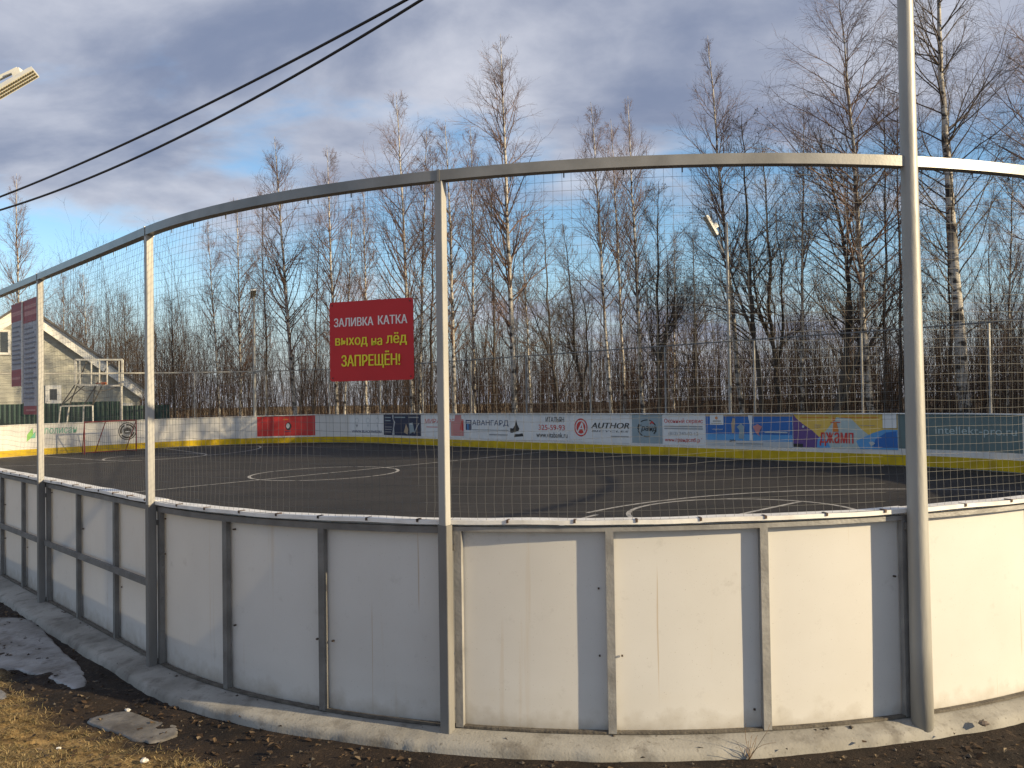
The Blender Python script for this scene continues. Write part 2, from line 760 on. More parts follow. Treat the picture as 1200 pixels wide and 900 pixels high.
floor_line('centre_line_marking', [(N0 + 0.4, 20.15), (N1 - 0.3, 21.2)])
floor_line('centre_circle_marking', arc_pts((12.0, 20.75), 1.92, 0, 360, 64))
floor_line('goal_area_marking', arc_pts((11.6, 4.2), 5.85, 100, 20) + [(17.45, 4.5), (17.6, 3.4)])
floor_line('goal_area_marking', arc_pts((11.6, 4.2), 5.6, 101, 165))
floor_line('free_throw_circle_marking', arc_pts((12.05, 8.0), 1.78, 0, 360, 64))
floor_line('free_throw_line_marking', [(10.2, 7.88), (13.85, 8.0)])
floor_line('goal_area_marking', arc_pts((11.7, 37.2), 5.9, 195, 345))
floor_line('lane_marking', [(14.4, 38.4), (13.78, 32.66), (10.2, 32.66), (9.6, 38.4)])
floor_line('free_throw_circle_marking', arc_pts((12.0, 32.8), 1.75, 0, 360, 48))

# ---- concrete kerb under the boards
M_conc = mat('concrete', (0.33, 0.318, 0.29), (0.20, 0.19, 0.17), 2.2, 0.92, 0.16, 70.0, detail=10, lo=0.38, hi=0.66)


def grime(m, scale, lo, hi, c, amount, stretch=(1, 1, 1)):
    """lay one more stain layer over a material's colour"""
    nt = m.node_tree
    b = nt.nodes['Principled BSDF']
    src = b.inputs['Base Color'].links[0].from_socket
    t = nt.nodes.new('ShaderNodeTexCoord')
    mpn = nt.nodes.new('ShaderNodeMapping')
    mpn.inputs['Scale'].default_value = stretch
    nt.links.new(t.outputs['Object'], mpn.inputs[0])
    n = nt.nodes.new('ShaderNodeTexNoise')
    n.inputs['Scale'].default_value = scale
    n.inputs['Detail'].default_value = 8
    n.inputs['Roughness'].default_value = 0.62
    nt.links.new(mpn.outputs[0], n.inputs[0])
    r = nt.nodes.new('ShaderNodeMapRange')
    r.inputs[1].default_value, r.inputs[2].default_value = lo, hi
    r.inputs[4].default_value = amount
    nt.links.new(n.outputs['Fac'], r.inputs[0])
    mx = nt.nodes.new('ShaderNodeMix')
    mx.data_type = 'RGBA'
    nt.links.new(r.outputs[0], mx.inputs[0])
    nt.links.new(src, mx.inputs[6])
    mx.inputs[7].default_value = c + (1,)
    nt.links.new(mx.outputs[2], b.inputs['Base Color'])


grime(M_conc, 5.0, 0.52, 0.66, (0.095, 0.082, 0.068), 0.6)
grime(M_conc, 38.0, 0.58, 0.70, (0.09, 0.078, 0.065), 0.6)
grime(M_conc, 90.0, 0.62, 0.72, (0.40, 0.38, 0.34), 0.4)
near_ss = np.arange(-6.0, 13.0, 0.035)
far_ss = np.arange(13.0, STOT - 6.0, 0.16)
rings = []
for s in np.concatenate([near_ss, far_ss]):
    s = float(s)
    q = np.array([s])
    j1 = float(smooth_noise(q, q * 0, 2.1, 71)[0]) - 0.5
    j2 = float(smooth_noise(q, q * 0, 6.5, 72)[0]) - 0.5
    j3 = float(smooth_noise(q, q * 0, 16.0, 73)[0]) - 0.5
    j4 = float(smooth_noise(q, q * 0 + 3, 9.0, 74)[0]) - 0.5
    e = float(np.interp(s, [-6, 0, 2.5, 4.5, 7.0, 9.0, STOT - 6], [0.20, 0.185, 0.175, 0.21, 0.27, 0.28, 0.20])) + 0.022 * j1 + 0.012 * j2 + 0.008 * j3
    dz = 0.004 * j1 + 0.003 * j4 + 0.002 * j3
    rings.append([SW(s, -0.30, 0.0), SW(s, -0.30, e + 0.012), SW(s, -0.135, e + 0.012 + 0.006 * j4), SW(s, -0.062 + dz, e + 0.004 * j3),
                  SW(s, -0.040 + dz, e - 0.014 + 0.006 * j4), SW(s, -0.031 + dz, e * 0.82), SW(s, -0.020 + dz * 0.5 + 0.003 * j3, e * 0.58), SW(s, -0.010 + 0.002 * j4, 0.075), SW(s, -0.006, 0.0)])
B = MB()
B.sweep(rings, closed=True)
o = B.build('kerb', M_conc, smooth=True)
fix_normals(o.data)
o.data.set_sharp_from_angle(angle=R(50))
tag(o, kind='structure')

grime(M_asph, 0.55, 0.53, 0.60, (0.013, 0.012, 0.012), 0.55, (1, 1.6, 1))
grime(M_asph, 3.0, 0.60, 0.72, (0.045, 0.041, 0.037), 0.45)
grime(M_asph, 0.8, 0.62, 0.70, (0.040, 0.037, 0.034), 0.5, (1, 2.5, 1))

# ================================================================== THE RINK FENCE (boards, posts, rail, net)


def panel_material():
    m = bpy.data.materials.new('board_plastic')
    m.use_nodes = True
    nt = m.node_tree
    b = nt.nodes['Principled BSDF']
    b.inputs['Roughness'].default_value = 0.42
    b.inputs['Specular IOR Level'].default_value = 0.4
    t = nt.nodes.new('ShaderNodeTexCoord')

    def nz(sc, det, stretch=(1, 1, 1), ro=0.55):
        mpn = nt.nodes.new('ShaderNodeMapping')
        mpn.inputs['Scale'].default_value = stretch
        nt.links.new(t.outputs['Object'], mpn.inputs[0])
        n = nt.nodes.new('ShaderNodeTexNoise')
        n.inputs['Scale'].default_value = sc
        n.inputs['Detail'].default_value = det
        n.inputs['Roughness'].default_value = ro
        nt.links.new(mpn.outputs[0], n.inputs[0])
        return n.outputs['Fac']

    def rp(x, a, c, lo=0.0, hi=1.0):
        n = nt.nodes.new('ShaderNodeMapRange')
        n.inputs[1].default_value, n.inputs[2].default_value = a, c
        n.inputs[3].default_value, n.inputs[4].default_value = lo, hi
        nt.links.new(x, n.inputs[0])
        return n.outputs[0]

    def mx(f, a, c):
        n = nt.nodes.new('ShaderNodeMix')
        n.data_type = 'RGBA'
        nt.links.new(f, n.inputs[0])
        for i, q in ((6, a), (7, c)):
            if isinstance(q, tuple):
                n.inputs[i].default_value = q + (1,)
            else:
                nt.links.new(q, n.inputs[i])
        return n.outputs[2]
    c = mx(rp(nz(1.3, 5), 0.3, 0.7), (0.80, 0.79, 0.765), (0.73, 0.715, 0.685))
    # runs of rust and dirt down from the top edge
    c = mx(rp(nz(1.0, 5, (9, 9, 0.35)), 0.63, 0.75, 0, 0.5), c, (0.62, 0.51, 0.37))
    c = mx(rp(nz(1.0, 4, (30, 30, 0.5)), 0.685, 0.73, 0, 0.55), c, (0.52, 0.38, 0.23))
    # scuffs and spatter
    c = mx(rp(nz(7.0, 7, (1, 1, 1), 0.7), 0.60, 0.80, 0, 0.6), c, (0.50, 0.48, 0.45))
    # splashed soil along the foot
    sx = nt.nodes.new('ShaderNodeSeparateXYZ')
    nt.links.new(t.outputs['Object'], sx.inputs[0])
    h = nt.nodes.new('ShaderNodeMath')
    h.operation = 'MULTIPLY_ADD'
    nt.links.new(nz(9.0, 6), h.inputs[0])
    h.inputs[1].default_value = -0.30
    nt.links.new(sx.outputs[2], h.inputs[2])
    c = mx(rp(h.outputs[0], -0.17, -0.02, 0.6, 0.0), c, (0.42, 0.37, 0.29))
    c = mx(rp(nz(120.0, 3), 0.68, 0.74, 0, 0.45), c, (0.30, 0.26, 0.20))
    nt.links.new(c, b.inputs['Base Color'])
    tr = nt.nodes.new('ShaderNodeBsdfTranslucent')
    nt.links.new(c, tr.inputs['Color'])
    ms = nt.nodes.new('ShaderNodeMixShader')
    ms.inputs[0].default_value = 0.26
    nt.links.new(b.outputs[0], ms.inputs[1])
    nt.links.new(tr.outputs[0], ms.inputs[2])
    nt.links.new(ms.outputs[0], nt.nodes['Material Output'].inputs[0])
    return m


M_panel = panel_material()
M_steel = mat('galvanised_steel', (0.34, 0.335, 0.325), (0.23, 0.225, 0.22), 7.0, 0.5, 0.15, 60.0, metal=0.25, detail=7)
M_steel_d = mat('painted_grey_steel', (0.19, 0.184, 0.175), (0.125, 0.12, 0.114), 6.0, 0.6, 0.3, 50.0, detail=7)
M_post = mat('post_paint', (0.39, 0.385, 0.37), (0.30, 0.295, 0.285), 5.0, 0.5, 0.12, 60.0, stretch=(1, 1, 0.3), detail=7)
M_rail = mat('rail_zinc', (0.24, 0.237, 0.23), (0.17, 0.167, 0.16), 5.0, 0.36, 0.03, 60.0, metal=0.15, detail=7, spec=0.7)
M_dirt = mat('dirty_steel', (0.13, 0.115, 0.095), (0.07, 0.06, 0.05), 14.0, 0.85, 0.4, 60.0)
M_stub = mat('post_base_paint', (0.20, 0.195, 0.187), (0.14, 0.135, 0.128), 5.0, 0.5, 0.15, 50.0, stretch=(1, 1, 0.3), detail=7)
M_cap = mat('cap_plastic', (0.80, 0.79, 0.765), (0.60, 0.58, 0.55), 6.0, 0.5, 0.1, 30.0, lo=0.45, hi=0.75)
M_yellow = mat('yellow_plastic', (0.62, 0.43, 0.014), (0.44, 0.30, 0.02), 3.0, 0.7, 0.05, spec=0.2)
M_net = mat('net_cord', (0.155, 0.158, 0.160), (0.10, 0.102, 0.104), 3.0, 0.8)
M_dark = mat('dark_fixing', (0.03, 0.028, 0.026), (0.09, 0.05, 0.03), 12.0, 0.7)

fence = empty('rink_fence', RW(N0, L0 + RN + 2))
tag(fence, 'white plastic hockey boards with steel posts, grey top rail and cord net around the rink', 'fence')

sP = [pix_s(1073, 600, False, 0.09), pix_s(521, 600, False, 0.09), pix_s(176, 585, False, 0.09), pix_s(47.5, 560, False, 0.09)]
if sP[0] > STOT / 2:
    sP[0] -= STOT
S_POLE = sP[0]
rest = STOT - (sP[3] - sP[0])
nb = int(round(rest / 3.05))
bounds = sP + [sP[3] + rest * i / nb for i in range(1, nb + 1)]
NB = len(bounds) - 1


def near_s(x, y, off=0.03):
    s = pix_s(x, y, False, off)
    return s - STOT if s > STOT * 0.6 else s


studs = {0: [near_s(1059, 640), near_s(894, 620), near_s(714, 620), near_s(537, 640)],
         1: [near_s(377.5, 610), near_s(265, 600), near_s(188.5, 600)],
         2: [near_s(135.5, 600), near_s(92, 590), near_s(57, 580)],
         3: [near_s(27.5, 570), near_s(2.5, 560)]}


def box_on(name, s, w, h0, h1, o0, o1, m, parent, dh=None):
    p, t, on = frame(s)
    tv = Vector((t[0] * CT - t[1] * ST, t[0] * ST + t[1] * CT, 0))
    ov = Vector((on[0] * CT - on[1] * ST, on[0] * ST + on[1] * CT, 0))
    c = SW(s, (h0 + h1) / 2, (o0 + o1) / 2)
    return MB().box(c, tv * (w / 2), ov * ((o1 - o0) / 2), Vector((0, 0, (h1 - h0) / 2))).build(name, m, parent)


def bevel_box(name, s, w, h0, h1, o0, o1, m, parent, r=0.007, yaw=0.0):
    """box section with rounded corners (posts)"""
    p, t, on = frame(s)
    tv = Vector((t[0] * CT - t[1] * ST, t[0] * ST + t[1] * CT, 0))
    ov = Vector((on[0] * CT - on[1] * ST, on[0] * ST + on[1] * CT, 0))
    if yaw:
        tv = Matrix.Rotation(yaw, 3, 'Z') @ tv
        ov = Matrix.Rotation(yaw, 3, 'Z') @ ov
    a, b = w / 2, (o1 - o0) / 2
    prof = []
    for cx, cy, a0 in ((a - r, b - r, 0), (-a + r, b - r, 90), (-a + r, -b + r, 180), (a - r, -b + r, 270)):
        for k in range(4):
            q = R(a0 + 30 * k)
            prof.append((cx + r * math.cos(q), cy + r * math.sin(q)))
    rings = []
    for h in (h0, h1):
        c = SW(s, h, (o0 + o1) / 2)
        rings.append([c + tv * x + ov * y for x, y in prof])
    B = MB()
    B.sweep(rings)
    o = B.build(name, m, parent)
    fix_normals(o.data)
    return o


def net_mesh(s0, s1, near, seed):
    rs = np.random.default_rng(seed)
    h0, h1 = HB + 0.005, HR - 0.05
    off = 0.047
    nv = int(round((s1 - s0) / 0.052))
    nh = int(round((h1 - h0) / 0.0515))
    parts = []
    if near:
        # one shared slack field, so cords stay knotted to each other
        def slack(ss, hh):
            ds = (smooth_noise(ss * 1.0, hh * 1.0, 1.7, seed) - 0.5) * 0.045 + (smooth_noise(ss, hh, 7.0, seed + 1) - 0.5) * 0.012
            dh = (smooth_noise(ss, hh, 1.3, seed + 2) - 0.5) * 0.03 + (smooth_noise(ss, hh, 6.0, seed + 3) - 0.5) * 0.010
            do = (smooth_noise(ss, hh, 1.1, seed + 4) - 0.5) * 0.05
            e = np.clip(np.minimum(hh - h0, h1 - hh) / 0.25, 0, 1)
            return ds * e, dh * e, do * e
        kk_v, kk_h, r = 22, nv * 1 + 1, 0.00095
    else:
        kk_v, kk_h, r = 2, max(2, int((s1 - s0) / 0.5)), 0.0011
    # precompute frames along s
    sl = np.linspace(s0, s1, 64)
    fr = [frame(s) for s in sl]
    pn = np.array([f[0] for f in fr])
    on = np.array([f[2] for f in fr])

    def place(ss, hh):
        if near:
            ds, dh, do = slack(ss, hh)
        else:
            ds = dh = do = np.zeros_like(ss)
        q = ss + ds
        n_ = np.interp(q, sl, pn[:, 0]) + np.interp(q, sl, on[:, 0]) * (off + do)
        l_ = np.interp(q, sl, pn[:, 1]) + np.interp(q, sl, on[:, 1]) * (off + do)
        return np.stack([n_ * CT - l_ * ST, n_ * ST + l_ * CT, KN * (n_ - N0) + hh + dh], -1)
    sv = np.linspace(s0 + 0.03, s1 - 0.03, nv)
    hv = np.linspace(h0, h1, nh)
    SS, HH = np.meshgrid(sv, np.linspace(h0, h1, kk_v), indexing='ij')
    P = place(SS, HH)
    parts.append(tubes(P, np.full(P.shape[:2], r), 3))
    HH, SS = np.meshgrid(hv, np.linspace(s0 + 0.03, s1 - 0.03, kk_h), indexing='ij')
    P = place(SS, HH)
    parts.append(tubes(P, np.full(P.shape[:2], r), 3))
    # hem cords
    for hh in (h0, h1):
        ss = np.linspace(s0, s1, 30)[None]
        P = place(ss, np.full_like(ss, hh))
        parts.append(tubes(P, np.full(P.shape[:2], 0.004), 4))
    return merge(parts)


NEAR = (0, 1, 2, 3, NB - 1)
for i in range(NB):
    s0, s1 = bounds[i], bounds[i + 1]
    near = i in NEAR
    mid = studs.get(i) or [s0 + (s1 - s0) * k / 3 for k in (1, 2)]
    # panels: between the studs
    if i == 0:
        e = [s0 + 0.03, studs[0][1], studs[0][2], s1]
    elif i == 1:
        e = [s0, studs[1][0], studs[1][1], s1]
    elif i == 2:
        e = [s0, studs[2][0], studs[2][1], s1]
    elif i == 3:
        e = [s0] + sorted(studs[3]) + [s1]
    else:
        e = [s0] + mid + [s1]
    e = sorted(e)
    for a, b in zip(e[:-1], e[1:]):
        k = 6
        B = MB()
        rings = []
        bu = (rng.random() - 0.35) * 0.02 if near else 0
        tw = (rng.random() - 0.5) * 0.010 if near else 0
        for j in range(k + 1):
            s = a + 0.002 + (b - a - 0.004) * j / k
            q = bu * math.sin(math.pi * j / k) + tw * (j / k - 0.5)
            rings.append([SW(s, 0.012 + ZF, -0.008), SW(s, 0.012 + ZF, -0.0015), SW(s, 0.35, q * 0.6), SW(s, 0.8, q), SW(s, 1.16, 0.0),
                          SW(s, 1.16, -0.008), SW(s, 0.8, -0.008 + q), SW(s, 0.35, -0.008 + q * 0.6)])
        B.sweep(rings)
        o = B.build('board_panel', M_panel, fence, smooth=True)
        fix_normals(o.data)
        o.data.set_sharp_from_angle(angle=R(35))
        if near:
            wd = b - a
            for hh in (0.10, 0.42, 0.80, 1.06):
                for fx in (0.07, 0.93):
                    if rng.random() < 0.28:
                        ss = a + wd * fx
                        box_on('bolt', ss, 0.010, hh, hh + 0.010, 0.0 if hh < .3 or hh > 1 else 0.004, 0.022 if bu > 0 else 0.012, M_dark, o)
    # studs behind the panels (outer side)
    ss_all = (studs.get(i) or (mid + [s0 + 0.08]))
    for s in ss_all:
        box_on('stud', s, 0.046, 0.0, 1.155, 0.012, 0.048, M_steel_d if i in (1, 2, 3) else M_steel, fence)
    # frame members
    strip('bottom_rail', s0, s1, -0.004, 0.008, 0.012, 0.046, M_dirt, fence)
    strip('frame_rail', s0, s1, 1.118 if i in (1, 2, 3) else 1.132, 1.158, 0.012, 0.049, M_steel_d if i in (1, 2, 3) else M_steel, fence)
    if i in (2, 3):
        strip('gate_rail', s0 + (0.06), s1 - 0.06, 0.55, 0.60, 0.0525, 0.075, M_steel_d, fence)
    strip('cap_strip', s0 + 0.004, s1 - 0.004, 1.174, 1.198, -0.055, 0.066, M_cap, fence, 0.12, 0.0022 if near else 0, 0, rng)
    strip('kick_strip', s0 + 0.003, s1 - 0.003, 0.022 + ZF, 0.27 + ZF, -0.024, -0.0095, M_yellow, fence)
    if near:
        q = s0 + 0.18
        while q < s1 - 0.08:
            box_on('clip', q, 0.013, 1.185, 1.203, 0.02, 0.071, M_dark, fence)
            q += 0.33 + rng.random() * 0.05
    # posts carry the rail and the net
    if i != 0:
        yw = R(-12) if i == 1 else 0.0
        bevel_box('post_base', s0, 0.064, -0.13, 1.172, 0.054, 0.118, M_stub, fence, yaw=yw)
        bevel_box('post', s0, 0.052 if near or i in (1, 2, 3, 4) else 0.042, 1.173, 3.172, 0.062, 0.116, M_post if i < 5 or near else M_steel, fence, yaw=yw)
        if near:
            box_on('rail_joint', s0, 0.014, 3.168, HR + 0.004, 0.050, 0.124, M_rail, fence)
            box_on('post_bracket', s0, 0.09, 1.02, 1.06, 0.0525, 0.0555, M_steel_d, fence)
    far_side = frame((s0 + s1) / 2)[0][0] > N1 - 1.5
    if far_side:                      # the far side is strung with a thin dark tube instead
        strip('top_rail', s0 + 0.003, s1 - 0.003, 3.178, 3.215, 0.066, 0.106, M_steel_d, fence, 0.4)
    else:
        strip('top_rail', s0 + 0.003, s1 - 0.003, 3.175, HR, 0.054, 0.120, M_rail, fence, 0.2)
    if near:
        q = s0 + 0.2
        while q < s1 - 0.1:           # cord lashings that hold the net to the rail
            box_on('net_tie', q, 0.007, 3.150, HR + 0.0015, 0.050, 0.0535, M_net, fence)
            q += 0.30 + 0.12 * rng.random()
    V, F = net_mesh(s0, s1, near, 100 + i)
    obj('net', big_mesh('net', V, F, M_net), fence)

# ================================================================== ADVERTISING BANNERS ON THE FAR BOARDS
M_vinyl = {}


def col(name, c):
    return flat(name, c)


WHITE, RED, BLACK, NAVY = col('white', (0.72, 0.72, 0.71)), col('red', (0.55, 0.035, 0.03)), col('black', (0.02, 0.02, 0.022)), col('navy', (0.02, 0.045, 0.13))
GREY, TEAL, BLUE, PURPLE = col('grey', (0.30, 0.31, 0.32)), col('teal', (0.115, 0.165, 0.165)), col('blue', (0.02, 0.13, 0.42)), col('purple', (0.12, 0.055, 0.21))
YEL, LBLUE, ORANGE, GREEN = col('yellow', (0.72, 0.47, 0.08)), col('light_blue', (0.10, 0.32, 0.62)), col('orange', (0.65, 0.20, 0.03)), col('green', (0.20, 0.48, 0.10))
PINK, STEELG, TAN, DKB = col('pink', (0.58, 0.23, 0.22)), col('slate', (0.28, 0.35, 0.38)), col('tan', (0.45, 0.33, 0.22)), col('midnight', (0.012, 0.022, 0.06))
LGREY, MINT, TEALT = col('light_grey', (0.50, 0.52, 0.53)), col('mint', (0.12, 0.42, 0.30)), col('pale_teal', (0.42, 0.50, 0.49))
SIGNRED, SIGNYEL, SIGNWHITE = col('sign_red', (0.53, 0.014, 0.02)), col('sign_yellow', (0.78, 0.70, 0.03)), col('sign_white', (0.80, 0.78, 0.78))


def wrap_geo(V, F, s0, s1, h0, h1, o):
    out = []
    for q in V:
        out.append(tuple(SW(s0 + (s1 - s0) * q[0], h0 + (h1 - h0) * q[1], o - (q[2] if len(q) > 2 else 0))))
    return out, F


def shape_geo(e, aspect):
    kind = e[0]
    if kind == 'rect':
        _, x0, x1, y0, y1, c = e
        k = max(1, int((x1 - x0) * 12))
        V = [(x0 + (x1 - x0) * i / k, y) for i in range(k + 1) for y in (y0, y1)]
        F = [(2 * i, 2 * i + 2, 2 * i + 3, 2 * i + 1) for i in range(k)]
        return V, F, c
    if kind == 'poly':
        return list(e[1]), [tuple(range(len(e[1])))], e[2]
    if kind == 'ring':                       # cx cy ry width(in y units) colour a0 a1 [xscale]
        _, cx, cy, ry, w, c, a0, a1 = e[:8]
        xs = (e[8] if len(e) > 8 else 1.0) / aspect
        k = max(3, int(abs(a1 - a0) / 9))
        V = []
        for i in range(k + 1):
            a = R(a0 + (a1 - a0) * i / k)
            for r in (ry - w, ry):
                V.append((cx + r * math.cos(a) * xs, cy + r * math.sin(a)))
        return V, [(2 * i, 2 * i + 2, 2 * i + 3, 2 * i + 1) for i in range(k)], c
    if kind == 'disc':
        _, cx, cy, ry, c = e[:5]
        xs = (e[5] if len(e) > 5 else 1.0) / aspect
        V = [(cx + ry * math.cos(R(a)) * xs, cy + ry * math.sin(R(a))) for a in range(0, 360, 15)]
        return V, [tuple(range(24))], c
    if kind == 'text':
        _, body, x0, x1, y0, y1, c, bold, shear = e
        V, F = fit_text(body, x0, x1, y0, y1, bold, shear)
        return V.tolist(), F, c


PART = {'rect': 'print_patch', 'poly': 'print_shape', 'ring': 'emblem_ring', 'disc': 'emblem_disc', 'text': 'lettering'}


def banner(label, px0, px1, h0, h1, bgm, elems, name='advertising_banner', cat='banner', py=505):
    s0, s1 = pix_s(px0, py, True), pix_s(px1, py, True)
    if s1 < s0:
        s1 += STOT
    root = empty(name, SW((s0 + s1) / 2, h0, -0.012))
    tag(root, label, cat, 'advertising banners on the rink boards')
    aspect = (s1 - s0) / (h1 - h0)
    if bgm is not None:
        strip('sheet', s0, s1, h0, h1, -0.0125, -0.0095, bgm, root, 0.3)
    for i, e in enumerate(elems):
        V, F, c = shape_geo(e, aspect)
        V, F = wrap_geo(V, F, s0, s1, h0, h1, -0.0140 - 0.0012 * i)
        me = mesh(PART[e[0]], V, F, c)
        obj(PART[e[0]], me, root)
    return root


def bars(n, x0, x1, y0, y1, c, seed, th=0.5):
    """rows of illegibly small print"""
    q = random.Random(seed)
    out = []
    for i in range(n):
        y = y1 - (y1 - y0) * (i + 0.5) / n
        d = (y1 - y0) / n * th / 2
        out.append(('rect', x0 + q.random() * 0.03, x1 - q.random() * (x1 - x0) * 0.35, y - d, y + d, c))
    return out


banner('white board print with a green leaf mark and pale green lettering behind the goal', 29, 92, 0.42, 1.14, None, [
    ('poly', [(0.03, 0.12), (0.16, 0.42), (0.14, 0.88), (0.04, 0.50)], GREEN), ('poly', [(0.10, 0.30), (0.20, 0.70), (0.19, 0.30)], MINT),
    ('text', 'полисан', 0.36, 0.97, 0.50, 0.82, MINT, 0.01, 0.1)])
banner('round black club emblem printed on the white end boards', 137, 161, 0.36, 1.12, None, [
    ('ring', 0.5, 0.5, 0.49, 0.05, BLACK, 0, 360), ('ring', 0.5, 0.5, 0.40, 0.09, BLACK, 10, 100), ('ring', 0.5, 0.5, 0.40, 0.09, BLACK, 115, 200),
    ('ring', 0.5, 0.5, 0.40, 0.09, BLACK, 215, 290), ('ring', 0.5, 0.5, 0.40, 0.09, BLACK, 300, 352), ('disc', 0.5, 0.5, 0.27, GREY),
    ('poly', [(0.36, 0.36), (0.64, 0.36), (0.70, 0.60), (0.50, 0.72), (0.30, 0.60)], BLACK), ('rect', 0.40, 0.60, 0.44, 0.50, WHITE)])
banner('plain red banner with a small dark oval emblem in its middle', 301.5, 369.5, 0.27, 1.155, RED, [
    ('disc', 0.525, 0.48, 0.20, BLACK, 0.8), ('disc', 0.515, 0.50, 0.13, LGREY, 0.7), ('rect', 0.43, 0.52, 0.80, 0.86, ORANGE),
    ('rect', 0.46, 0.57, 0.20, 0.23, NAVY)])
banner('white banner with a row of faint grey crests above a dark blue web address', 410, 449, 0.28, 1.15, WHITE, [
    ('ring', 0.20, 0.72, 0.14, 0.03, LGREY, 0, 360), ('ring', 0.52, 0.72, 0.14, 0.03, LGREY, 0, 360), ('ring', 0.82, 0.72, 0.14, 0.03, LGREY, 0, 360),
    ('poly', [(0.16, 0.52), (0.24, 0.52), (0.20, 0.36)], GREY), ('poly', [(0.49, 0.52), (0.55, 0.52), (0.52, 0.38)], LGREY),
    ('poly', [(0.79, 0.52), (0.85, 0.52), (0.82, 0.38)], LGREY), ('text', 'WWW.BLACKMARE.RU', 0.06, 0.96, 0.12, 0.24, NAVY, 0.02, 0)])
banner('dark navy banner with a torn white stripe and a picture at its right', 450, 493.5, 0.30, 1.17, DKB, [
    ('poly', [(0.24, 0.02), (0.30, 0.02), (0.29, 0.35), (0.32, 0.62), (0.27, 0.78), (0.28, 0.99), (0.245, 0.99), (0.25, 0.80), (0.29, 0.62), (0.26, 0.34)], LGREY)]
    + bars(2, 0.03, 0.24, 0.62, 0.92, STEELG, 3, 0.3) + bars(3, 0.03, 0.24, 0.10, 0.45, GREY, 4, 0.25) + [
    ('rect', 0.31, 0.60, 0.83, 0.88, STEELG), ('rect', 0.68, 0.95, 0.83, 0.88, GREY),
    ('poly', [(0.56, 0.15), (0.62, 0.55), (0.68, 0.30), (0.66, 0.06)], TAN), ('poly', [(0.70, 0.58), (0.80, 0.62), (0.84, 0.20), (0.72, 0.10)], STEELG),
    ('poly', [(0.84, 0.10), (0.97, 0.58), (0.94, 0.60), (0.82, 0.14)], GREY), ('rect', 0.72, 0.79, 0.53, 0.58, WHITE)])
banner('white banner with red capitals and a pink building print by the grey post', 494.5, 544.5, 0.28, 1.17, WHITE, [
    ('text', 'МИРАТОРГ', 0.08, 0.78, 0.60, 0.80, RED, 0.01, 0), ('rect', 0.12, 0.62, 0.42, 0.46, PINK),
    ('poly', [(0.70, 0.08), (0.985, 0.08), (0.985, 0.78), (0.94, 0.80), (0.93, 0.97), (0.80, 0.97), (0.78, 0.72), (0.70, 0.70)], PINK),
    ('poly', [(0.90, 0.35), (0.985, 0.30), (0.985, 0.72), (0.93, 0.70)], RED)])
banner('white banner reading АВАНГАРД in navy serif capitals with a blue square mark', 545.2, 597.5, 0.28, 1.17, WHITE, [
    ('rect', 0.02, 0.155, 0.34, 0.76, NAVY), ('rect', 0.04, 0.135, 0.66, 0.71, WHITE), ('rect', 0.06, 0.085, 0.34, 0.60, LBLUE), ('rect', 0.035, 0.14, 0.60, 0.63, LGREY),
    ('text', 'АВАНГАРД', 0.175, 0.98, 0.50, 0.76, NAVY, 0.012, 0), ('rect', 0.17, 0.98, 0.345, 0.375, GREY), ('rect', 0.56, 0.96, 0.15, 0.20, GREY)])
banner('white banner with a black sailing ship, red phone number and web address', 598.2, 667.5, 0.28, 1.17, WHITE, [
    ('poly', [(0.0, 0.45), (0.05, 0.44), (0.09, 0.58), (0.11, 0.80), (0.13, 0.60), (0.165, 0.44), (0.15, 0.34), (0.09, 0.30), (0.03, 0.26), (0.0, 0.28)], BLACK),
    ('poly', [(0.07, 0.10), (0.24, 0.14), (0.22, 0.26), (0.15, 0.22), (0.08, 0.22)], BLACK),
    ('text', 'ИТАЛЬЯН', 0.62, 0.92, 0.70, 0.90, BLACK, 0.03, 0), ('text', '325-59-93', 0.50, 0.93, 0.40, 0.60, RED, 0.03, 0),
    ('text', 'www.vitabank.ru', 0.46, 0.97, 0.12, 0.32, BLACK, 0.02, 0)])
banner('white banner with AUTHOR in black and a red ring with a slanted letter', 668.2, 740.2, 0.28, 1.17, WHITE, [
    ('ring', 0.19, 0.52, 0.33, 0.055, RED, 0, 360), ('disc', 0.19, 0.52, 0.225, RED),
    ('text', 'A', 0.125, 0.255, 0.36, 0.70, WHITE, 0.03, 0.15),
    ('text', 'AUTHOR', 0.36, 0.97, 0.50, 0.70, BLACK, 0.035, 0.25), ('text', 'BICYCLES', 0.37, 0.96, 0.37, 0.43, BLACK, 0.0, 0.2), ('rect', 0.68, 0.96, 0.20, 0.245, GREY)])
banner('slate grey banner with an oval around black word Гранд', 741, 776.4, 0.30, 1.16, STEELG, [
    ('ring', 0.5, 0.52, 0.31, 0.035, BLACK, 20, 75, 1.38), ('ring', 0.5, 0.52, 0.31, 0.035, BLACK, 85, 130, 1.38), ('ring', 0.5, 0.52, 0.31, 0.035, BLACK, 150, 185, 1.38),
    ('ring', 0.5, 0.52, 0.31, 0.035, BLACK, 200, 240, 1.38), ('ring', 0.5, 0.52, 0.31, 0.035, BLACK, 250, 290, 1.38), ('ring', 0.5, 0.52, 0.31, 0.035, BLACK, 320, 370, 1.38),
    ('text', 'Гранд', 0.20, 0.82, 0.38, 0.64, BLACK, 0.03, 0.2), ('poly', [(0.62, 0.66), (0.66, 0.72), (0.72, 0.66), (0.74, 0.70), (0.68, 0.78), (0.60, 0.70)], RED)])
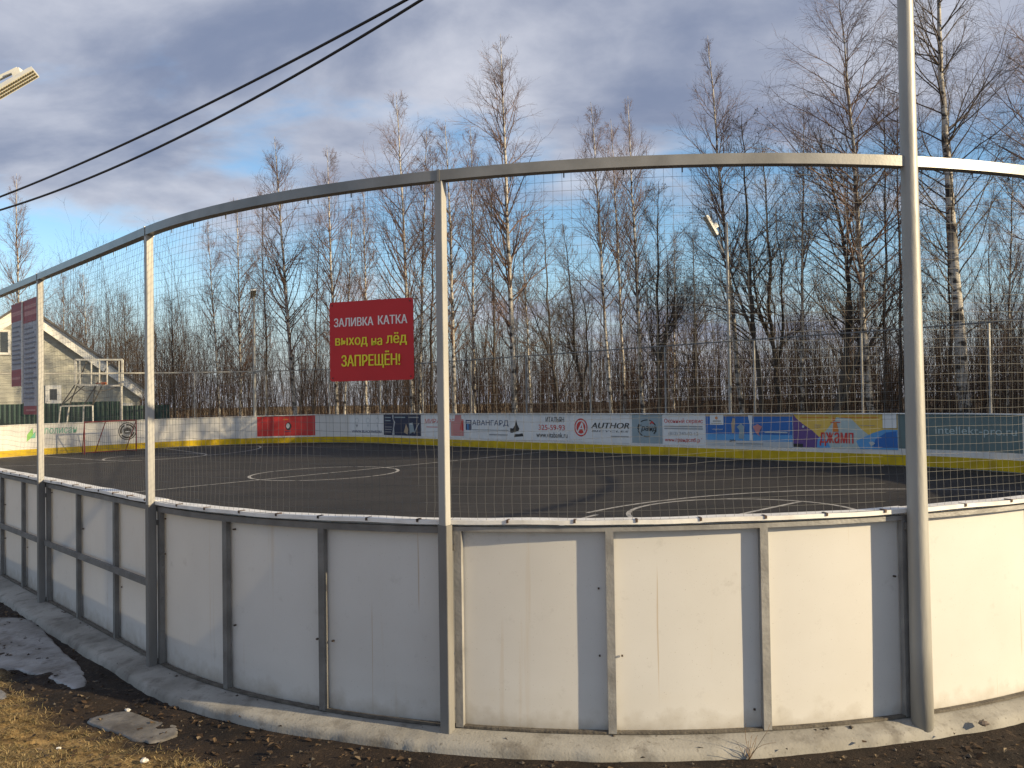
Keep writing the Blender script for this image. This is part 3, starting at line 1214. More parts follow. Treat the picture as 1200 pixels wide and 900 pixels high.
banner('white banner for window repair in red letters with a phone number', 777, 826.8, 0.27, 1.17, WHITE, [
    ('text', 'Оконный сервис', 0.04, 0.95, 0.68, 0.86, RED, 0.03, 0), ('rect', 0.04, 0.94, 0.585, 0.625, GREY), ('rect', 0.04, 0.95, 0.515, 0.555, GREY),
    ('text', '(812) 240-02-12', 0.14, 0.84, 0.29, 0.43, GREY, 0.01, 0), ('text', 'www.грандспб.рф', 0.05, 0.95, 0.08, 0.24, RED, 0.03, 0)])
banner('long blue banner with small sports figures and a white tear', 827.5, 929, 0.30, 1.17, BLUE, [
    ('rect', 0.0, 1.0, 0.93, 1.0, TAN), ('rect', 0.0, 1.0, 0.0, 0.17, LGREY), ('rect', 0.0, 1.0, 0.17, 0.37, LBLUE),
    ('rect', 0.055, 0.22, 0.66, 0.99, WHITE), ('rect', 0.09, 0.19, 0.76, 0.80, GREY), ('rect', 0.07, 0.20, 0.70, 0.72, GREY), ('disc', 0.135, 0.88, 0.05, ORANGE),
    ('poly', [(0.525, 0.18), (0.56, 0.18), (0.555, 0.60), (0.565, 0.97), (0.51, 0.97), (0.53, 0.70)], WHITE),
    ('poly', [(0.32, 0.40), (0.345, 0.40), (0.36, 0.85), (0.335, 0.90), (0.315, 0.70)], TAN), ('poly', [(0.40, 0.25), (0.45, 0.22), (0.47, 0.60), (0.43, 0.72), (0.38, 0.60), (0.41, 0.50)], STEELG),
    ('poly', [(0.57, 0.62), (0.62, 0.70), (0.67, 0.62), (0.63, 0.40), (0.65, 0.30), (0.60, 0.42)], PINK),
    ('text', 'спортивный', 0.08, 0.21, 0.48, 0.55, WHITE, 0, 0), ('rect', 0.70, 0.95, 0.43, 0.47, LGREY), ('text', 'дети', 0.29, 0.36, 0.12, 0.20, BLACK, 0.02, 0.2),
    ('rect', 0.37, 0.68, 0.07, 0.10, GREY)])
banner('bright banner in yellow, purple and blue with fat red letters', 929.8, 1052.3, 0.32, 1.18, YEL, [
    ('poly', [(0.0, 0.0), (0.30, 0.0), (0.27, 0.30), (0.20, 0.50), (0.12, 0.66), (0.05, 0.82), (0.0, 0.98)], PURPLE), ('rect', 0.0, 0.10, 0.0, 0.10, BLACK),
    ('poly', [(0.25, 0.0), (0.80, 0.0), (0.78, 0.30), (0.68, 0.55), (0.58, 0.86), (0.44, 0.90), (0.36, 0.60), (0.28, 0.32)], TEALT),
    ('poly', [(0.24, 0.0), (0.38, 0.0), (0.34, 0.22), (0.28, 0.34), (0.25, 0.26)], LBLUE),
    ('poly', [(0.66, 0.0), (1.0, 0.0), (1.0, 0.56), (0.88, 0.56), (0.78, 0.46), (0.70, 0.34), (0.62, 0.22)], LBLUE),
    ('poly', [(0.78, 0.04), (1.0, 0.06), (0.99, 0.52), (0.90, 0.48), (0.80, 0.28)], BLUE),
    ('text', 'джамп', 0.27, 0.60, 0.06, 0.46, RED, 0.06, 0), ('rect', 0.38, 0.48, 0.74, 0.765, RED), ('poly', [(0.40, 0.48), (0.46, 0.48), (0.44, 0.78), (0.41, 0.74)], ORANGE),
    ('poly', [(0.40, 0.79), (0.405, 0.98), (0.415, 0.82), (0.43, 0.97), (0.425, 0.79)], ORANGE),
    ('rect', 0.08, 0.36, 0.885, 0.91, ORANGE), ('rect', 0.47, 0.83, 0.885, 0.91, ORANGE), ('rect', 0.22, 0.29, 0.66, 0.68, TAN), ('rect', 0.22, 0.28, 0.60, 0.62, TAN),
    ('rect', 0.66, 0.80, 0.66, 0.68, TAN), ('poly', [(0.74, 0.20), (0.78, 0.22), (0.80, 0.17), (0.765, 0.08)], LGREY), ('rect', 0.872, 0.995, 0.60, 0.99, WHITE),
    ('disc', 0.11, 0.62, 0.04, LGREY)])
banner('dull teal banner reading intellekt-pro.ru in pale thin letters', 1053.2, 1198.6, 0.36, 1.175, TEAL, [
    ('poly', [(0.055, 0.50), (0.10, 0.38), (0.145, 0.50), (0.10, 0.62)], BLACK), ('poly', [(0.075, 0.50), (0.10, 0.43), (0.125, 0.50), (0.10, 0.57)], PINK),
    ('poly', [(0.18, 0.50), (0.225, 0.40), (0.235, 0.52), (0.20, 0.63)], BLACK), ('text', 'intellekt-pro.ru', 0.30, 0.955, 0.38, 0.66, TEALT, 0.0, 0)])


# ================================================================== RED SIGN AND LEFT BANNERS ON THE NEAR NET
def net_board(name, label, cat, xl, xr, ytl, ytr, ybl, ybr, bgm, off, elems, thick=0.004, radius=0.0, extra=None, group=None):
    """flat board hung on the net; pixel corners give its place on the net's surface"""
    def wp(x, y):
        s = pix_s(x, y, False, off)
        if s > STOT * 0.6:
            s -= STOT
        p = SW(s, 0, off)
        d = ray(x, y)
        return Vector((p.x, p.y, EYE + d.z * (p.y / d.y)))
    tl, tr, bl, br = wp(xl, ytl), wp(xr, ytr), wp(xl, ybl), wp(xr, ybr)
    # make it a true upright rectangle
    xv = ((tr - tl) + (br - bl)) / 2
    xv.z = 0
    w = xv.length
    xv.normalize()
    h = ((tl - bl).length + (tr - br).length) / 2
    c = (tl + tr + bl + br) / 4
    zv = Vector((0, 0, 1))
    nv = xv.cross(zv)                      # towards the camera side
    root = empty(name, c - zv * h / 2)
    tag(root, label, cat, group)
    r = radius
    pts = []
    for cx, cy, a0 in ((w / 2 - r, h / 2 - r, 0), (-w / 2 + r, h / 2 - r, 90), (-w / 2 + r, -h / 2 + r, 180), (w / 2 - r, -h / 2 + r, 270)):
        for k in range(5 if r else 1):
            a = R(a0 + 90 * k / 4)
            pts.append(c + xv * (cx + r * math.cos(a)) + zv * (cy + r * math.sin(a)))
    B = MB()
    B.prism(pts, -nv * thick)
    o = B.build('board', bgm, root)
    fix_normals(o.data)
    for i, e in enumerate(elems):
        V, F, cc = shape_geo(e, w / h)
        vv = [tuple(c + xv * ((q[0] - 0.5) * w) + zv * ((q[1] - 0.5) * h) + nv * (0.0012 + 0.0008 * i + (q[2] if len(q) > 2 else 0))) for q in V]
        obj(PART[e[0]], mesh(PART[e[0]], vv, F, cc), root)
    if extra:
        extra(root, c, xv, zv, nv, w, h)
    return root


def sign_extra(root, c, xv, zv, nv, w, h):
    for sx in (-1, 1):
        for sz in (-1, 1):
            p = c + xv * (sx * (w / 2 - 0.02)) + zv * (sz * (h / 2 - 0.02))
            MB().bar(p - nv * 0.006, p + nv * 0.004, 0.004, 6).build('cable_tie', M_dark, root)


net_board('warning_sign', 'red square warning sign with white and yellow lettering hung on the net', 'sign', 386.5, 484.5, 354.5, 348.5, 447, 445, SIGNRED, 0.075, [
    ('text', 'ЗАЛИВКА', 0.055, 0.535, 0.685, 0.795, SIGNWHITE, 0.05, 0), ('text', 'КАТКА', 0.59, 0.935, 0.690, 0.80, SIGNWHITE, 0.05, 0),
    ('text', 'выход', 0.07, 0.465, 0.425, 0.545, SIGNYEL, 0.05, 0), ('text', 'на', 0.51, 0.64, 0.435, 0.525, SIGNYEL, 0.05, 0),
    ('text', 'лёд', 0.685, 0.93, 0.425, 0.585, SIGNYEL, 0.05, 0), ('text', 'ЗАПРЕЩЁН!', 0.145, 0.85, 0.155, 0.365, SIGNYEL, 0.06, 0)], 0.004, 0.018, sign_extra)

NB_W = col('banner_white', (0.42, 0.42, 0.48))
NB_T = col('banner_text', (0.16, 0.16, 0.22))
NB_R = col('banner_red', (0.36, 0.035, 0.05))


M_trim0 = mat('white_rod', (0.78, 0.77, 0.73), (0.68, 0.67, 0.63), 5.0, 0.5)


def rod(root, c, xv, zv, nv, w, h):
    a = c - xv * (w / 2 + 0.012)
    MB().bar(a - zv * h * 0.40, a + zv * h / 2, 0.018, 8).build('edge_rod', M_trim0, root)


net_board('rules_banner', 'tall white banner with red ends beside the leftmost white post', 'banner', 27.5, 44.8, 353, 347, 484, 487.5, NB_W, 0.03,
          [('rect', 0, 1, 0.0, 0.075, NB_R), ('rect', 0, 1, 0.80, 1.0, NB_R), ('rect', 0.1, 0.92, 0.86, 0.90, PINK), ('rect', 0.1, 0.9, 0.92, 0.95, PINK), ('rect', 0.2, 0.85, 0.03, 0.045, PINK)]
          + bars(15, 0.10, 0.92, 0.12, 0.77, NB_T, 8, 0.30), extra=rod)
net_board('rules_banner', 'shorter white banner with red ends at the left edge, farther along the net', 'banner', 13.5, 26.2, 357.5, 353.5, 452, 453.5, NB_W, 0.03,
          [('rect', 0, 1, 0.0, 0.20, NB_R), ('rect', 0, 1, 0.78, 1.0, NB_R), ('rect', 0.1, 0.92, 0.85, 0.90, PINK), ('rect', 0.1, 0.85, 0.08, 0.11, PINK)]
          + bars(9, 0.12, 0.92, 0.24, 0.74, NB_T, 9, 0.30))

# ================================================================== GOAL
M_redp = mat('red_tube_paint', (0.30, 0.03, 0.03), (0.16, 0.02, 0.02), 8.0, 0.5)
goal = empty('hockey_goal', RW(12.0, 37.6, ZF))
tag(goal, 'dark red tubular goal frame standing in front of the white end boards', 'goal')
ga, gb = 10.95, 12.95
gl, gk = 37.55, 38.35
for n_ in (ga, gb):
    MB().bar(RW(n_, gl, ZF), RW(n_, gl, ZF + 1.30), 0.026, 10).build('goal_post', M_redp, goal)
MB().bar(RW(ga, gl, ZF + 1.28), RW(gb, gl, ZF + 1.28), 0.025, 10).build('crossbar', M_redp, goal)
for n_, q in ((ga, ga + 0.15), (gb, gb - 0.15)):
    MB().bar(RW(n_, gl, ZF + 1.27), RW(q, gk, ZF + 0.05), 0.018, 8).build('back_strut', M_redp, goal)
    MB().bar(RW(n_, gl, ZF + 0.03), RW(q, gk, ZF + 0.03), 0.018, 8).build('ground_tube', M_redp, goal)
MB().bar(RW(ga + 0.15, gk, ZF + 0.03), RW(gb - 0.15, gk, ZF + 0.03), 0.018, 8).build('ground_tube', M_redp, goal)
MB().bar(RW((ga + gb) / 2 - 0.2, gl, ZF + 1.27), RW((ga + gb) / 2 - 0.35, gk, ZF + 0.05), 0.018, 8).build('back_strut', M_redp, goal)

# ================================================================== BASKETBALL STAND behind the end boards
M_hoopw = mat('stand_white_paint', (0.66, 0.65, 0.60), (0.45, 0.43, 0.38), 8.0, 0.5)
M_hoopd = mat('stand_dark_paint', (0.10, 0.095, 0.09), (0.20, 0.18, 0.15), 8.0, 0.6)
M_rim = mat('rim_orange', (0.50, 0.13, 0.04), (0.35, 0.10, 0.04), 8.0, 0.5)
YB = 38.6
bt = [at(88.5, 421.5, YB), at(143.5, 421.5, YB), at(143.5, 452.0, YB), at(88.5, 451.0, YB)]
hoop = empty('basketball_stand', (bt[0].x + 1.0, YB + 0.6, float(ground_z(bt[0].x + 1, YB + 0.6))))
tag(hoop, 'white basketball backboard frame on a leaning tube stand behind the end boards', 'basketball stand')
B = MB()
for a, b in zip(bt, bt[1:] + bt[:1]):
    B.bar(a, b, 0.050, 4)
B.build('backboard_frame', M_hoopw, hoop)
for x in (93.5, 107, 116.5, 125.5, 139.5):
    MB().bar(at(x, 422.5, YB), at(x, 450.5, YB), 0.030, 4).build('backboard_bar', M_hoopw, hoop)
MB().bar(at(107, 438.5, YB), at(126, 438.5, YB), 0.022, 4).build('backboard_bar', M_hoopw, hoop)
rc = at(118.5, 449, YB - 0.32)
pts = [rc + Vector((0.225 * math.cos(R(a)), 0.225 * math.sin(R(a)), 0)) for a in range(0, 360, 20)]
B = MB()
for a, b in zip(pts, pts[1:] + pts[:1]):
    B.bar(a, b, 0.014, 6)
B.build('rim', M_rim, hoop)
MB().box(rc + Vector((0, 0.26, 0)), (0.09, 0, 0), (0, 0.04, 0), (0, 0, 0.05)).build('rim_bracket', M_rim, hoop)
YL, YK = YB + 0.6, YB + 1.9
gzb = float(ground_z(bt[0].x, YL))


def foot(x, Y):
    p = at(x, 497, Y)
    return Vector((p.x, p.y, gzb))


T = [at(71, 476, YL), at(108.5, 475, YL), at(98, 475.5, YK), at(81, 476, YK)]
for a, fx in zip(T, (65, 109.5, 96, 74)):
    MB().bar(a, foot(fx, a.y), 0.034, 6).build('leg', M_hoopw, hoop)
MB().bar(T[0], T[1], 0.040, 4).build('stand_rail', M_hoopw, hoop)
MB().bar(T[3], T[2], 0.035, 4).build('stand_rail', M_hoopw, hoop)
MB().bar(T[0], T[3], 0.030, 4).build('stand_rail', M_hoopw, hoop)
MB().bar(T[1], T[2], 0.030, 4).build('stand_rail', M_hoopw, hoop)
for a, q in ((T[0], (89.5, 449)), (T[3], (101, 425)), (T[1], (120, 451)), (T[2], (128, 426)), (T[0], (100, 451)), (T[1], (112, 451))):
    MB().bar(a, at(q[0], q[1], YB + 0.06), 0.026, 6).build('strut', M_hoopd, hoop)
for q in ((96, 458), (122, 458)):
    pass
MB().bar(at(90, 452, YB + 0.05), at(99, 458, YB + 0.05), 0.022, 6).build('strut', M_hoopd, hoop)
MB().bar(at(99, 458, YB + 0.05), at(122, 458, YB + 0.05), 0.022, 6).build('strut', M_hoopd, hoop)
MB().bar(at(122, 458, YB + 0.05), at(142, 452, YB + 0.05), 0.022, 6).build('strut', M_hoopd, hoop)
p = at(142.5, 452, YB)
MB().bar(p, Vector((p.x, p.y, gzb)), 0.034, 8).build('support_pole', M_hoopw, hoop)

# ================================================================== LIGHT POLES AND CABLES
M_pole = mat('pole_zinc', (0.37, 0.365, 0.345), (0.29, 0.285, 0.27), 5.0, 0.48, 0.1, 40.0, metal=0.15, stretch=(1, 1, 0.25), detail=7)
M_lampw = mat('lamp_housing', (0.74, 0.73, 0.67), (0.64, 0.63, 0.57), 5.0, 0.45)
M_lens = mat('lamp_lens', (0.16, 0.13, 0.05), (0.10, 0.08, 0.03), 30.0, 0.25)


def lamp_head(root, c, long_, normal, L=0.7, W=0.26):
    """LED floodlight: finned slab with rows of lenses"""
    x = Vector(long_).normalized()
    z = Vector(normal)
    z = (z - x * z.dot(x)).normalized()
    y = z.cross(x)
    hd = MB().box(c, x * L / 2, y * W / 2, z * 0.035).build('lamp_housing', M_lampw, root)
    nr = int(L / 0.036)
    for i in range(nr):
        B = MB()
        for j in (-1, 0, 1):
            B.box(c + x * (L * ((i + 0.5) / nr - 0.5)) + y * (W * 0.29 * j) + z * 0.041, x * 0.0075, y * 0.013, z * 0.006)
        B.build('lens_row', M_lens, hd)
    for j in (-1, 1):
        MB().box(c - z * 0.060 + y * (W * 0.30 * j), x * (L * 0.46), y * 0.006, z * 0.024).build('cooling_fin', M_lampw, hd)
    MB().box(c - z * 0.12 - x * L * 0.12, x * 0.07, y * 0.05, z * 0.10).build('driver_box', M_lampw, root)
    return x, y, z


def light_pole(label, n_, l_, r0, r1, H, lamp=None, base_h=-0.15, name='light_pole'):
    b = RW(n_, l_, base_h)
    root = empty(name, b)
    tag(root, label, 'light pole', 'light poles around the rink')
    B = MB()
    rings = []
    for i in range(13):
        z = (H - base_h) * i / 12
        rr = r0 + (r1 - r0) * i / 12
        rings.append([b + Vector((rr * math.cos(R(a)), rr * math.sin(R(a)), z)) for a in range(0, 360, 15)])
    B.sweep(rings)
    o = B.build('pole', M_pole, root, True)
    fix_normals(o.data)
    return root, b


# the near pole, right in front of the boards
pp, tt, oo = frame(S_POLE)
q = pp + oo * 0.105
NP, npb = light_pole('thick grey pole rising out of the frame beside the near boards', q[0], q[1], 0.062, 0.031, 6.7)
# fixings between pole and boards
for hh in (1.10, 3.20):
    MB().box(SW(S_POLE, hh, 0.06), (0.05, 0, 0), (0, 0.02, 0), (0, 0, 0.02)).build('clamp', M_steel_d, NP)
lamp_head(NP, npb + Vector((-0.35, 0.45, 6.9)), (-0.6, 0.75, 0.25), (-0.3, 0.4, -1))

# far pole with its lamp tilted up over the boards
sf = pix_s(851, 505)
fp = frame(sf)
q = fp[0] + fp[2] * 0.22
FP_, fpb = light_pole('thin grey lamp pole behind the blue banner with a tilted lamp', q[0], q[1], 0.050, 0.036, 6.55)
Yf = fpb.y
a, b = at(824.5, 250, Yf - 0.1), at(841, 279, Yf)
lamp_head(FP_, (a + b) / 2, (a - b), (-0.75, -0.5, -0.35), 0.62, 0.15)
MB().bar(at(841, 282, Yf), at(847.5, 296, Yf), 0.03, 8).build('lamp_arm', M_pole, FP_)
# corner pole at the left
sf = pix_s(297.5, 505)
fp = frame(sf)
q = fp[0] + fp[2] * 0.2
CP_, cpb = light_pole('pale slim lamp pole at the far left corner of the rink', q[0], q[1], 0.075, 0.055, 6.6)
lamp_head(CP_, cpb + Vector((0.05, -0.25, 6.85)), (0.3, -0.9, 0.35), (0.3, -0.5, -0.8), 0.7, 0.24)
# pole left of the frame whose lamp reaches into view
LN, LL = N0 - 0.1, 14.2
LP_, lpb = light_pole('lamp pole outside the left edge with its lens panel reaching into the sky corner', LN, LL, 0.062, 0.036, 6.35)
Yl = lpb.y
tip, end = at(41.5, 84, Yl + 0.1), at(-36, 129, Yl - 0.05)
ax = (tip - end)
lamp_head(LP_, (tip + end) / 2, ax, (0.1, -0.45, -0.85), ax.length, 0.15)
arm0 = at(21, 81, Yl + 0.18)
MB().bar(at(-55, 118, Yl + 0.18), arm0, 0.035, 4).build('lamp_arm', M_lampw, LP_)
MB().box(at(21, 87, Yl + 0.14), (0.055, 0, 0.02), (0, 0.05, 0), (-0.02, 0, 0.06)).build('bracket', M_lampw, LP_)
MB().bar(Vector((lpb.x, lpb.y, 6.2)), at(-55, 118, Yl + 0.18), 0.03, 8).build('lamp_arm', M_pole, LP_)

M_cable = mat('cable_black', (0.012, 0.012, 0.014), (0.02, 0.02, 0.022), 9.0, 0.6)
A2 = Vector((npb.x, npb.y))
B2 = Vector((lpb.x, lpb.y))
for label, pix in (('upper of the two black overhead cables crossing the sky', ((475, 0), (400, 41.7), (200, 143), (0, 230.7))),
                   ('lower of the two black overhead cables crossing the sky', ((497, 0), (400, 54), (200, 167), (0, 246)))):
    tt_, zz_ = [], []
    for x, y in pix:
        d = ray(x, y)
        # intersect the vertical plane through both poles
        e = B2 - A2
        den = d.x * e.y - d.y * e.x
        k = (A2.x * e.y - A2.y * e.x) / den
        P = Vector((d.x * k, d.y * k))
        tt_.append((P - A2).dot(e) / e.length_squared)
        zz_.append(EYE + d.z * k)
    cf = np.polyfit(tt_, zz_, 2)
    P = []
    for i in range(41):
        t = i / 40
        xy = A2.lerp(B2, t)
        P.append((xy.x, xy.y, float(np.polyval(cf, t))))
    V, F = tubes(np.array([P]), np.full((1, 41), 0.0125), 6)
    o = obj('overhead_cable', big_mesh('overhead_cable', V, F, M_cable, True))
    tag(o, label, 'cable', 'overhead cables')

# ================================================================== HOUSE AND GREEN FENCE
M_siding = mat('beige_siding', (0.45, 0.445, 0.38), (0.38, 0.375, 0.32), 3.0, 0.7)
M_trim = mat('white_trim', (0.86, 0.85, 0.80), (0.78, 0.77, 0.72), 3.0, 0.5)
M_roof = mat('dark_roof_sheet', (0.10, 0.09, 0.085), (0.07, 0.065, 0.06), 3.0, 0.6)
M_glass = mat('window_glass', (0.03, 0.035, 0.04), (0.05, 0.055, 0.06), 1.0, 0.08, spec=0.8)
YH = 45.0
HA = 0.50                                   # the house stands turned, nearly square to the rink
FX, FN = Vector((math.cos(HA), math.sin(HA), 0)), Vector((math.sin(HA), -math.cos(HA), 0))
UP = Vector((0, 0, 1))
apex = at(27.5, 357, YH)


def facade(px, py, off=0.0):
    """pixel -> point on the plane of the gable wall, off metres in front of it"""
    d = ray(px, py)
    o = Vector((0, 0, EYE))
    k = ((apex + FN * off) - o).dot(FN) / d.dot(FN)
    return o + d * k


eave = facade(175, 460)
hw = (eave - apex).dot(FX)
slope = (apex.z - eave.z) / hw
gz = float(ground_z(apex.x, YH))
house = empty('gabled_house', Vector((apex.x, apex.y, gz)) - FN * 4)
tag(house, 'beige sided house with a white trimmed gable behind the green fence', 'house')
wall_hw = hw - 0.45
O2 = Vector((apex.x, apex.y, 0))
H_ = lambda u, z, f=0.0: O2 + FX * u + FN * f + UP * z
rowh = 0.22
z = gz
wtop = apex.z - 0.30
while z < wtop - 0.25:
    z2 = min(z + rowh - 0.008, wtop - 0.02)
    x0 = min(wall_hw, (wtop - z) / slope)
    x1 = min(wall_hw, (wtop - z2) / slope)
    B = MB()
    B.prism([H_(-x0, z, -0.40), H_(x0, z, -0.40), H_(x1, z2, -0.412), H_(-x1, z2, -0.412)], -FN * 0.03)
    o = B.build('siding_board', M_siding, house)
    fix_normals(o.data)
    z += rowh
B = MB()
we = wtop - slope * wall_hw
B.prism([H_(-wall_hw, gz, -0.46), H_(wall_hw, gz, -0.46), H_(wall_hw, we, -0.46), H_(0, wtop, -0.46), H_(-wall_hw, we, -0.46)], -FN * 8.5)
o = B.build('wall', M_siding, house)
fix_normals(o.data)
for sg in (-1, 1):
    d = FX * (sg * hw) + UP * (eave.z - apex.z)
    dn = d.normalized()
    up = (UP - dn * UP.dot(dn)).normalized()
    MB().box(H_(0, apex.z, -4.4) + d / 2 + up * 0.05, d / 2, FN * 4.6, up * 0.05).build('roof', M_roof, house)
    MB().box(H_(0, apex.z, 0.0) + d / 2 - up * 0.24, d / 2, FN * 0.03, up * 0.235).build('fascia', M_trim, house)
    MB().box(H_(0, apex.z, -0.22) + d / 2 - up * 0.06, d / 2 * 0.99, FN * 0.185, up * 0.012).build('soffit', M_trim, house)


def window(root, x0, y0, x1, y1, fr=0.10, name='window', cross=True):
    a, b = facade(x0, y0, -0.4), facade(x1, y1, -0.4)
    ua, ub = (a - O2).dot(FX), (b - O2).dot(FX)
    zt, zb = max(a.z, b.z), min(a.z, b.z)
    cu, cz = (ua + ub) / 2, (zt + zb) / 2
    hu, hz = abs(ub - ua) / 2, (zt - zb) / 2
    pane = MB().box(H_(cu, cz, -0.37), FX * (hu - fr / 2), FN * 0.012, UP * (hz - fr / 2)).build(name, M_glass, root)
    B = MB()
    for z_ in (cz + hz - fr / 2, cz - hz + fr / 2):
        B.box(H_(cu, z_, -0.36), FX * hu, FN * 0.035, UP * (fr / 2))
    for u_ in (cu - hu + fr / 2, cu + hu - fr / 2):
        B.box(H_(u_, cz, -0.359), FX * (fr / 2), FN * 0.034, UP * (hz - fr))
    if cross:
        B.box(H_(cu, cz, -0.357), FX * 0.025, FN * 0.03, UP * (hz - fr))
    B.build('window_frame', M_trim, pane)
    return pane


window(house, -14, 386, 12.5, 416, 0.12)
window(house, 53, 451.5, 72, 473, 0.20, cross=False)
a, b = facade(126, 474, -0.3), facade(156, 474, -0.3)
MB().box((a + b) / 2, FX * ((b - a).length / 2), FN * 0.06, UP * 0.07).build('sill', M_trim, house)

M_green = mat('green_sheet', (0.013, 0.055, 0.043), (0.010, 0.042, 0.034), 2.0, 0.6, metal=0.1)
YG = 41.6
gfence = empty('sheet_fence', (at(100, 490, YG).x, YG, float(ground_z(at(100, 490, YG).x, YG))))
tag(gfence, 'dark green corrugated sheet fence in front of the beige house', 'fence')
xs = at(-60, 480, YG).x
xe = at(201, 480, YG).x
tops = [(-60, 474), (1, 474), (47, 473), (86, 472.5), (112, 470.5), (128, 470.5), (129, 475.5), (165, 476), (201, 473)]
k = 0
x = xs
while x < xe - 0.2:
    w = min(1.15, xe - x)
    pxm = 600 + (x + w / 2) / YG * FPX
    ztop = at(pxm, float(np.interp(pxm, [t[0] for t in tops], [t[1] for t in tops])), YG).z + (0.02 if k % 2 else 0)
    gz = float(ground_z(x, YG)) - 0.05
    prof = []
    m_ = int(w / 0.20)
    for j in range(m_):
        for fx, dy in ((0.0, 0), (0.35, 0), (0.5, 0.035), (0.85, 0.035)):
            prof.append((x + (j + fx) * w / m_, dy))
    prof.append((x + w - 0.005, 0))
    v = [(px_, YG + dy + t, zz) for t in (0.0, 0.008) for zz in (gz, ztop) for px_, dy in prof]
    n_ = len(prof)
    f = []
    for j in range(n_ - 1):
        f += [(j, j + 1, n_ + j + 1, n_ + j), (2 * n_ + j, 3 * n_ + j, 3 * n_ + j + 1, 2 * n_ + j + 1), (n_ + j, n_ + j + 1, 3 * n_ + j + 1, 3 * n_ + j)]
    obj('fence_sheet', mesh('fence_sheet', v, f, M_green), gfence)
    x += w
    k += 1

# ================================================================== GROUND CLUTTER
def ground_at(px, py):
    """where the view ray meets the soil"""
    n, l = on_pad(px, py, -0.075)
    p = RW(n, l)
    return p.x, p.y


M_ice = mat('dirty_ice', (0.31, 0.31, 0.315), (0.15, 0.145, 0.14), 4.0, 0.42, 0.35, 22.0, detail=8)


M_ice2 = mat('muddy_ice', (0.19, 0.18, 0.17), (0.09, 0.083, 0.075), 5.0, 0.4, 0.35, 22.0, detail=8)


grime(M_ice, 7.0, 0.52, 0.66, (0.06, 0.05, 0.042), 0.7)
grime(M_ice2, 7.0, 0.50, 0.66, (0.05, 0.042, 0.035), 0.6)


def patch(name, label, cat, pix, height, m, seed):
    base = np.array([ground_at(*p) for p in pix])
    # resample the loop smoothly
    k = len(base)
    loop = []
    for i in range(k):
        p0, p1, p2, p3 = base[i - 1], base[i], base[(i + 1) % k], base[(i + 2) % k]
        for t in np.linspace(0, 1, 7)[:-1]:
            loop.append(0.5 * ((2 * p1) + (-p0 + p2) * t + (2 * p0 - 5 * p1 + 4 * p2 - p3) * t * t + (-p0 + 3 * p1 - 3 * p2 + p3) * t ** 3))
    loop = np.array(loop)
    rs = np.random.default_rng(seed)
    c = loop.mean(0)
    loop = loop + rs.normal(0, 0.004, loop.shape)
    n_ = len(loop)
    levels = [(1.02, -2.0), (1.0, 0.1), (0.95, 0.6), (0.85, 0.85), (0.6, 1.0), (0.3, 0.95), (0.08, 1.0)]
    v, f = [], []
    for sc, hz in levels:
        q = c + (loop - c) * sc
        gz = ground_z(q[:, 0], q[:, 1], True) + 0.006
        nz = (smooth_noise(q[:, 0], q[:, 1], 5.0, seed) - 0.5) * 0.3 + 1
        for (x, y), g, w in zip(q, gz, nz):
            v.append((x, y, g + height * hz * w + 0))
    for j in range(len(levels) - 1):
        for i in range(n_):
            i2 = (i + 1) % n_
            f.append((j * n_ + i, j * n_ + i2, (j + 1) * n_ + i2, (j + 1) * n_ + i))
    f.append(tuple((len(levels) - 1) * n_ + i for i in range(n_)))
    o = obj(name, mesh(name, v, f, m, True))
    fix_normals(o.data)
    return tag(o, label, cat, 'melting ice patches')


patch('ice_patch', 'large flat patch of dirty grey ice left of the kerb', 'ice',
      [(-60, 722), (0, 723), (33, 726), (55, 742), (72, 760), (92, 776), (101, 797), (93, 807), (62, 795), (22, 782), (-15, 778), (-70, 770)], 0.010, M_ice, 3)
patch('ice_patch', 'small grey slab of ice at the edge of the dry grass', 'ice',
      [(103, 841), (125, 833), (152, 830), (178, 839), (205, 845), (206, 855), (188, 862), (165, 862), (136, 853)], 0.006, M_ice2, 4)
patch('ice_patch', 'tiny pale ice remnant at the left edge above the dry grass', 'ice',
      [(-12, 808), (0, 806), (8, 813), (6, 818), (-12, 818)], 0.006, M_ice, 5)


def island_material(name, cols, rough=0.75, transl=0.15):
    m = bpy.data.materials.new(name)
    m.use_nodes = True
    nt = m.node_tree
    b = nt.nodes['Principled BSDF']
    b.inputs['Roughness'].default_value = rough
    b.inputs['Specular IOR Level'].default_value = 0.3
    g = nt.nodes.new('ShaderNodeNewGeometry')
    r = nt.nodes.new('ShaderNodeValToRGB')
    r.color_ramp.interpolation = 'LINEAR'
    els = r.color_ramp.elements
    while len(els) < len(cols):
        els.new(0.5)
    for i, c in enumerate(cols):
        els[i].position = i / (len(cols) - 1)
        els[i].color = c + (1,)
    nt.links.new(g.outputs['Random Per Island'], r.inputs[0])
    nt.links.new(r.outputs[0], b.inputs['Base Color'])
    tr = nt.nodes.new('ShaderNodeBsdfTranslucent')
    nt.links.new(r.outputs[0], tr.inputs['Color'])
    ms = nt.nodes.new('ShaderNodeMixShader')
    ms.inputs[0].default_value = transl
    nt.links.new(b.outputs[0], ms.inputs[1])
    nt.links.new(tr.outputs[0], ms.inputs[2])
    nt.links.new(ms.outputs[0], nt.nodes['Material Output'].inputs[0])
    return m


M_leaf = island_material('fallen_leaf', [(0.030, 0.018, 0.011), (0.05, 0.031, 0.018), (0.08, 0.05, 0.029), (0.035, 0.021, 0.013), (0.14, 0.095, 0.055), (0.06, 0.037, 0.022), (0.26, 0.20, 0.13)])
M_straw = island_material('dry_grass', [(0.17, 0.115, 0.05), (0.37, 0.275, 0.125), (0.50, 0.38, 0.19), (0.26, 0.185, 0.085), (0.15, 0.13, 0.05), (0.09, 0.06, 0.03)], transl=0.25)

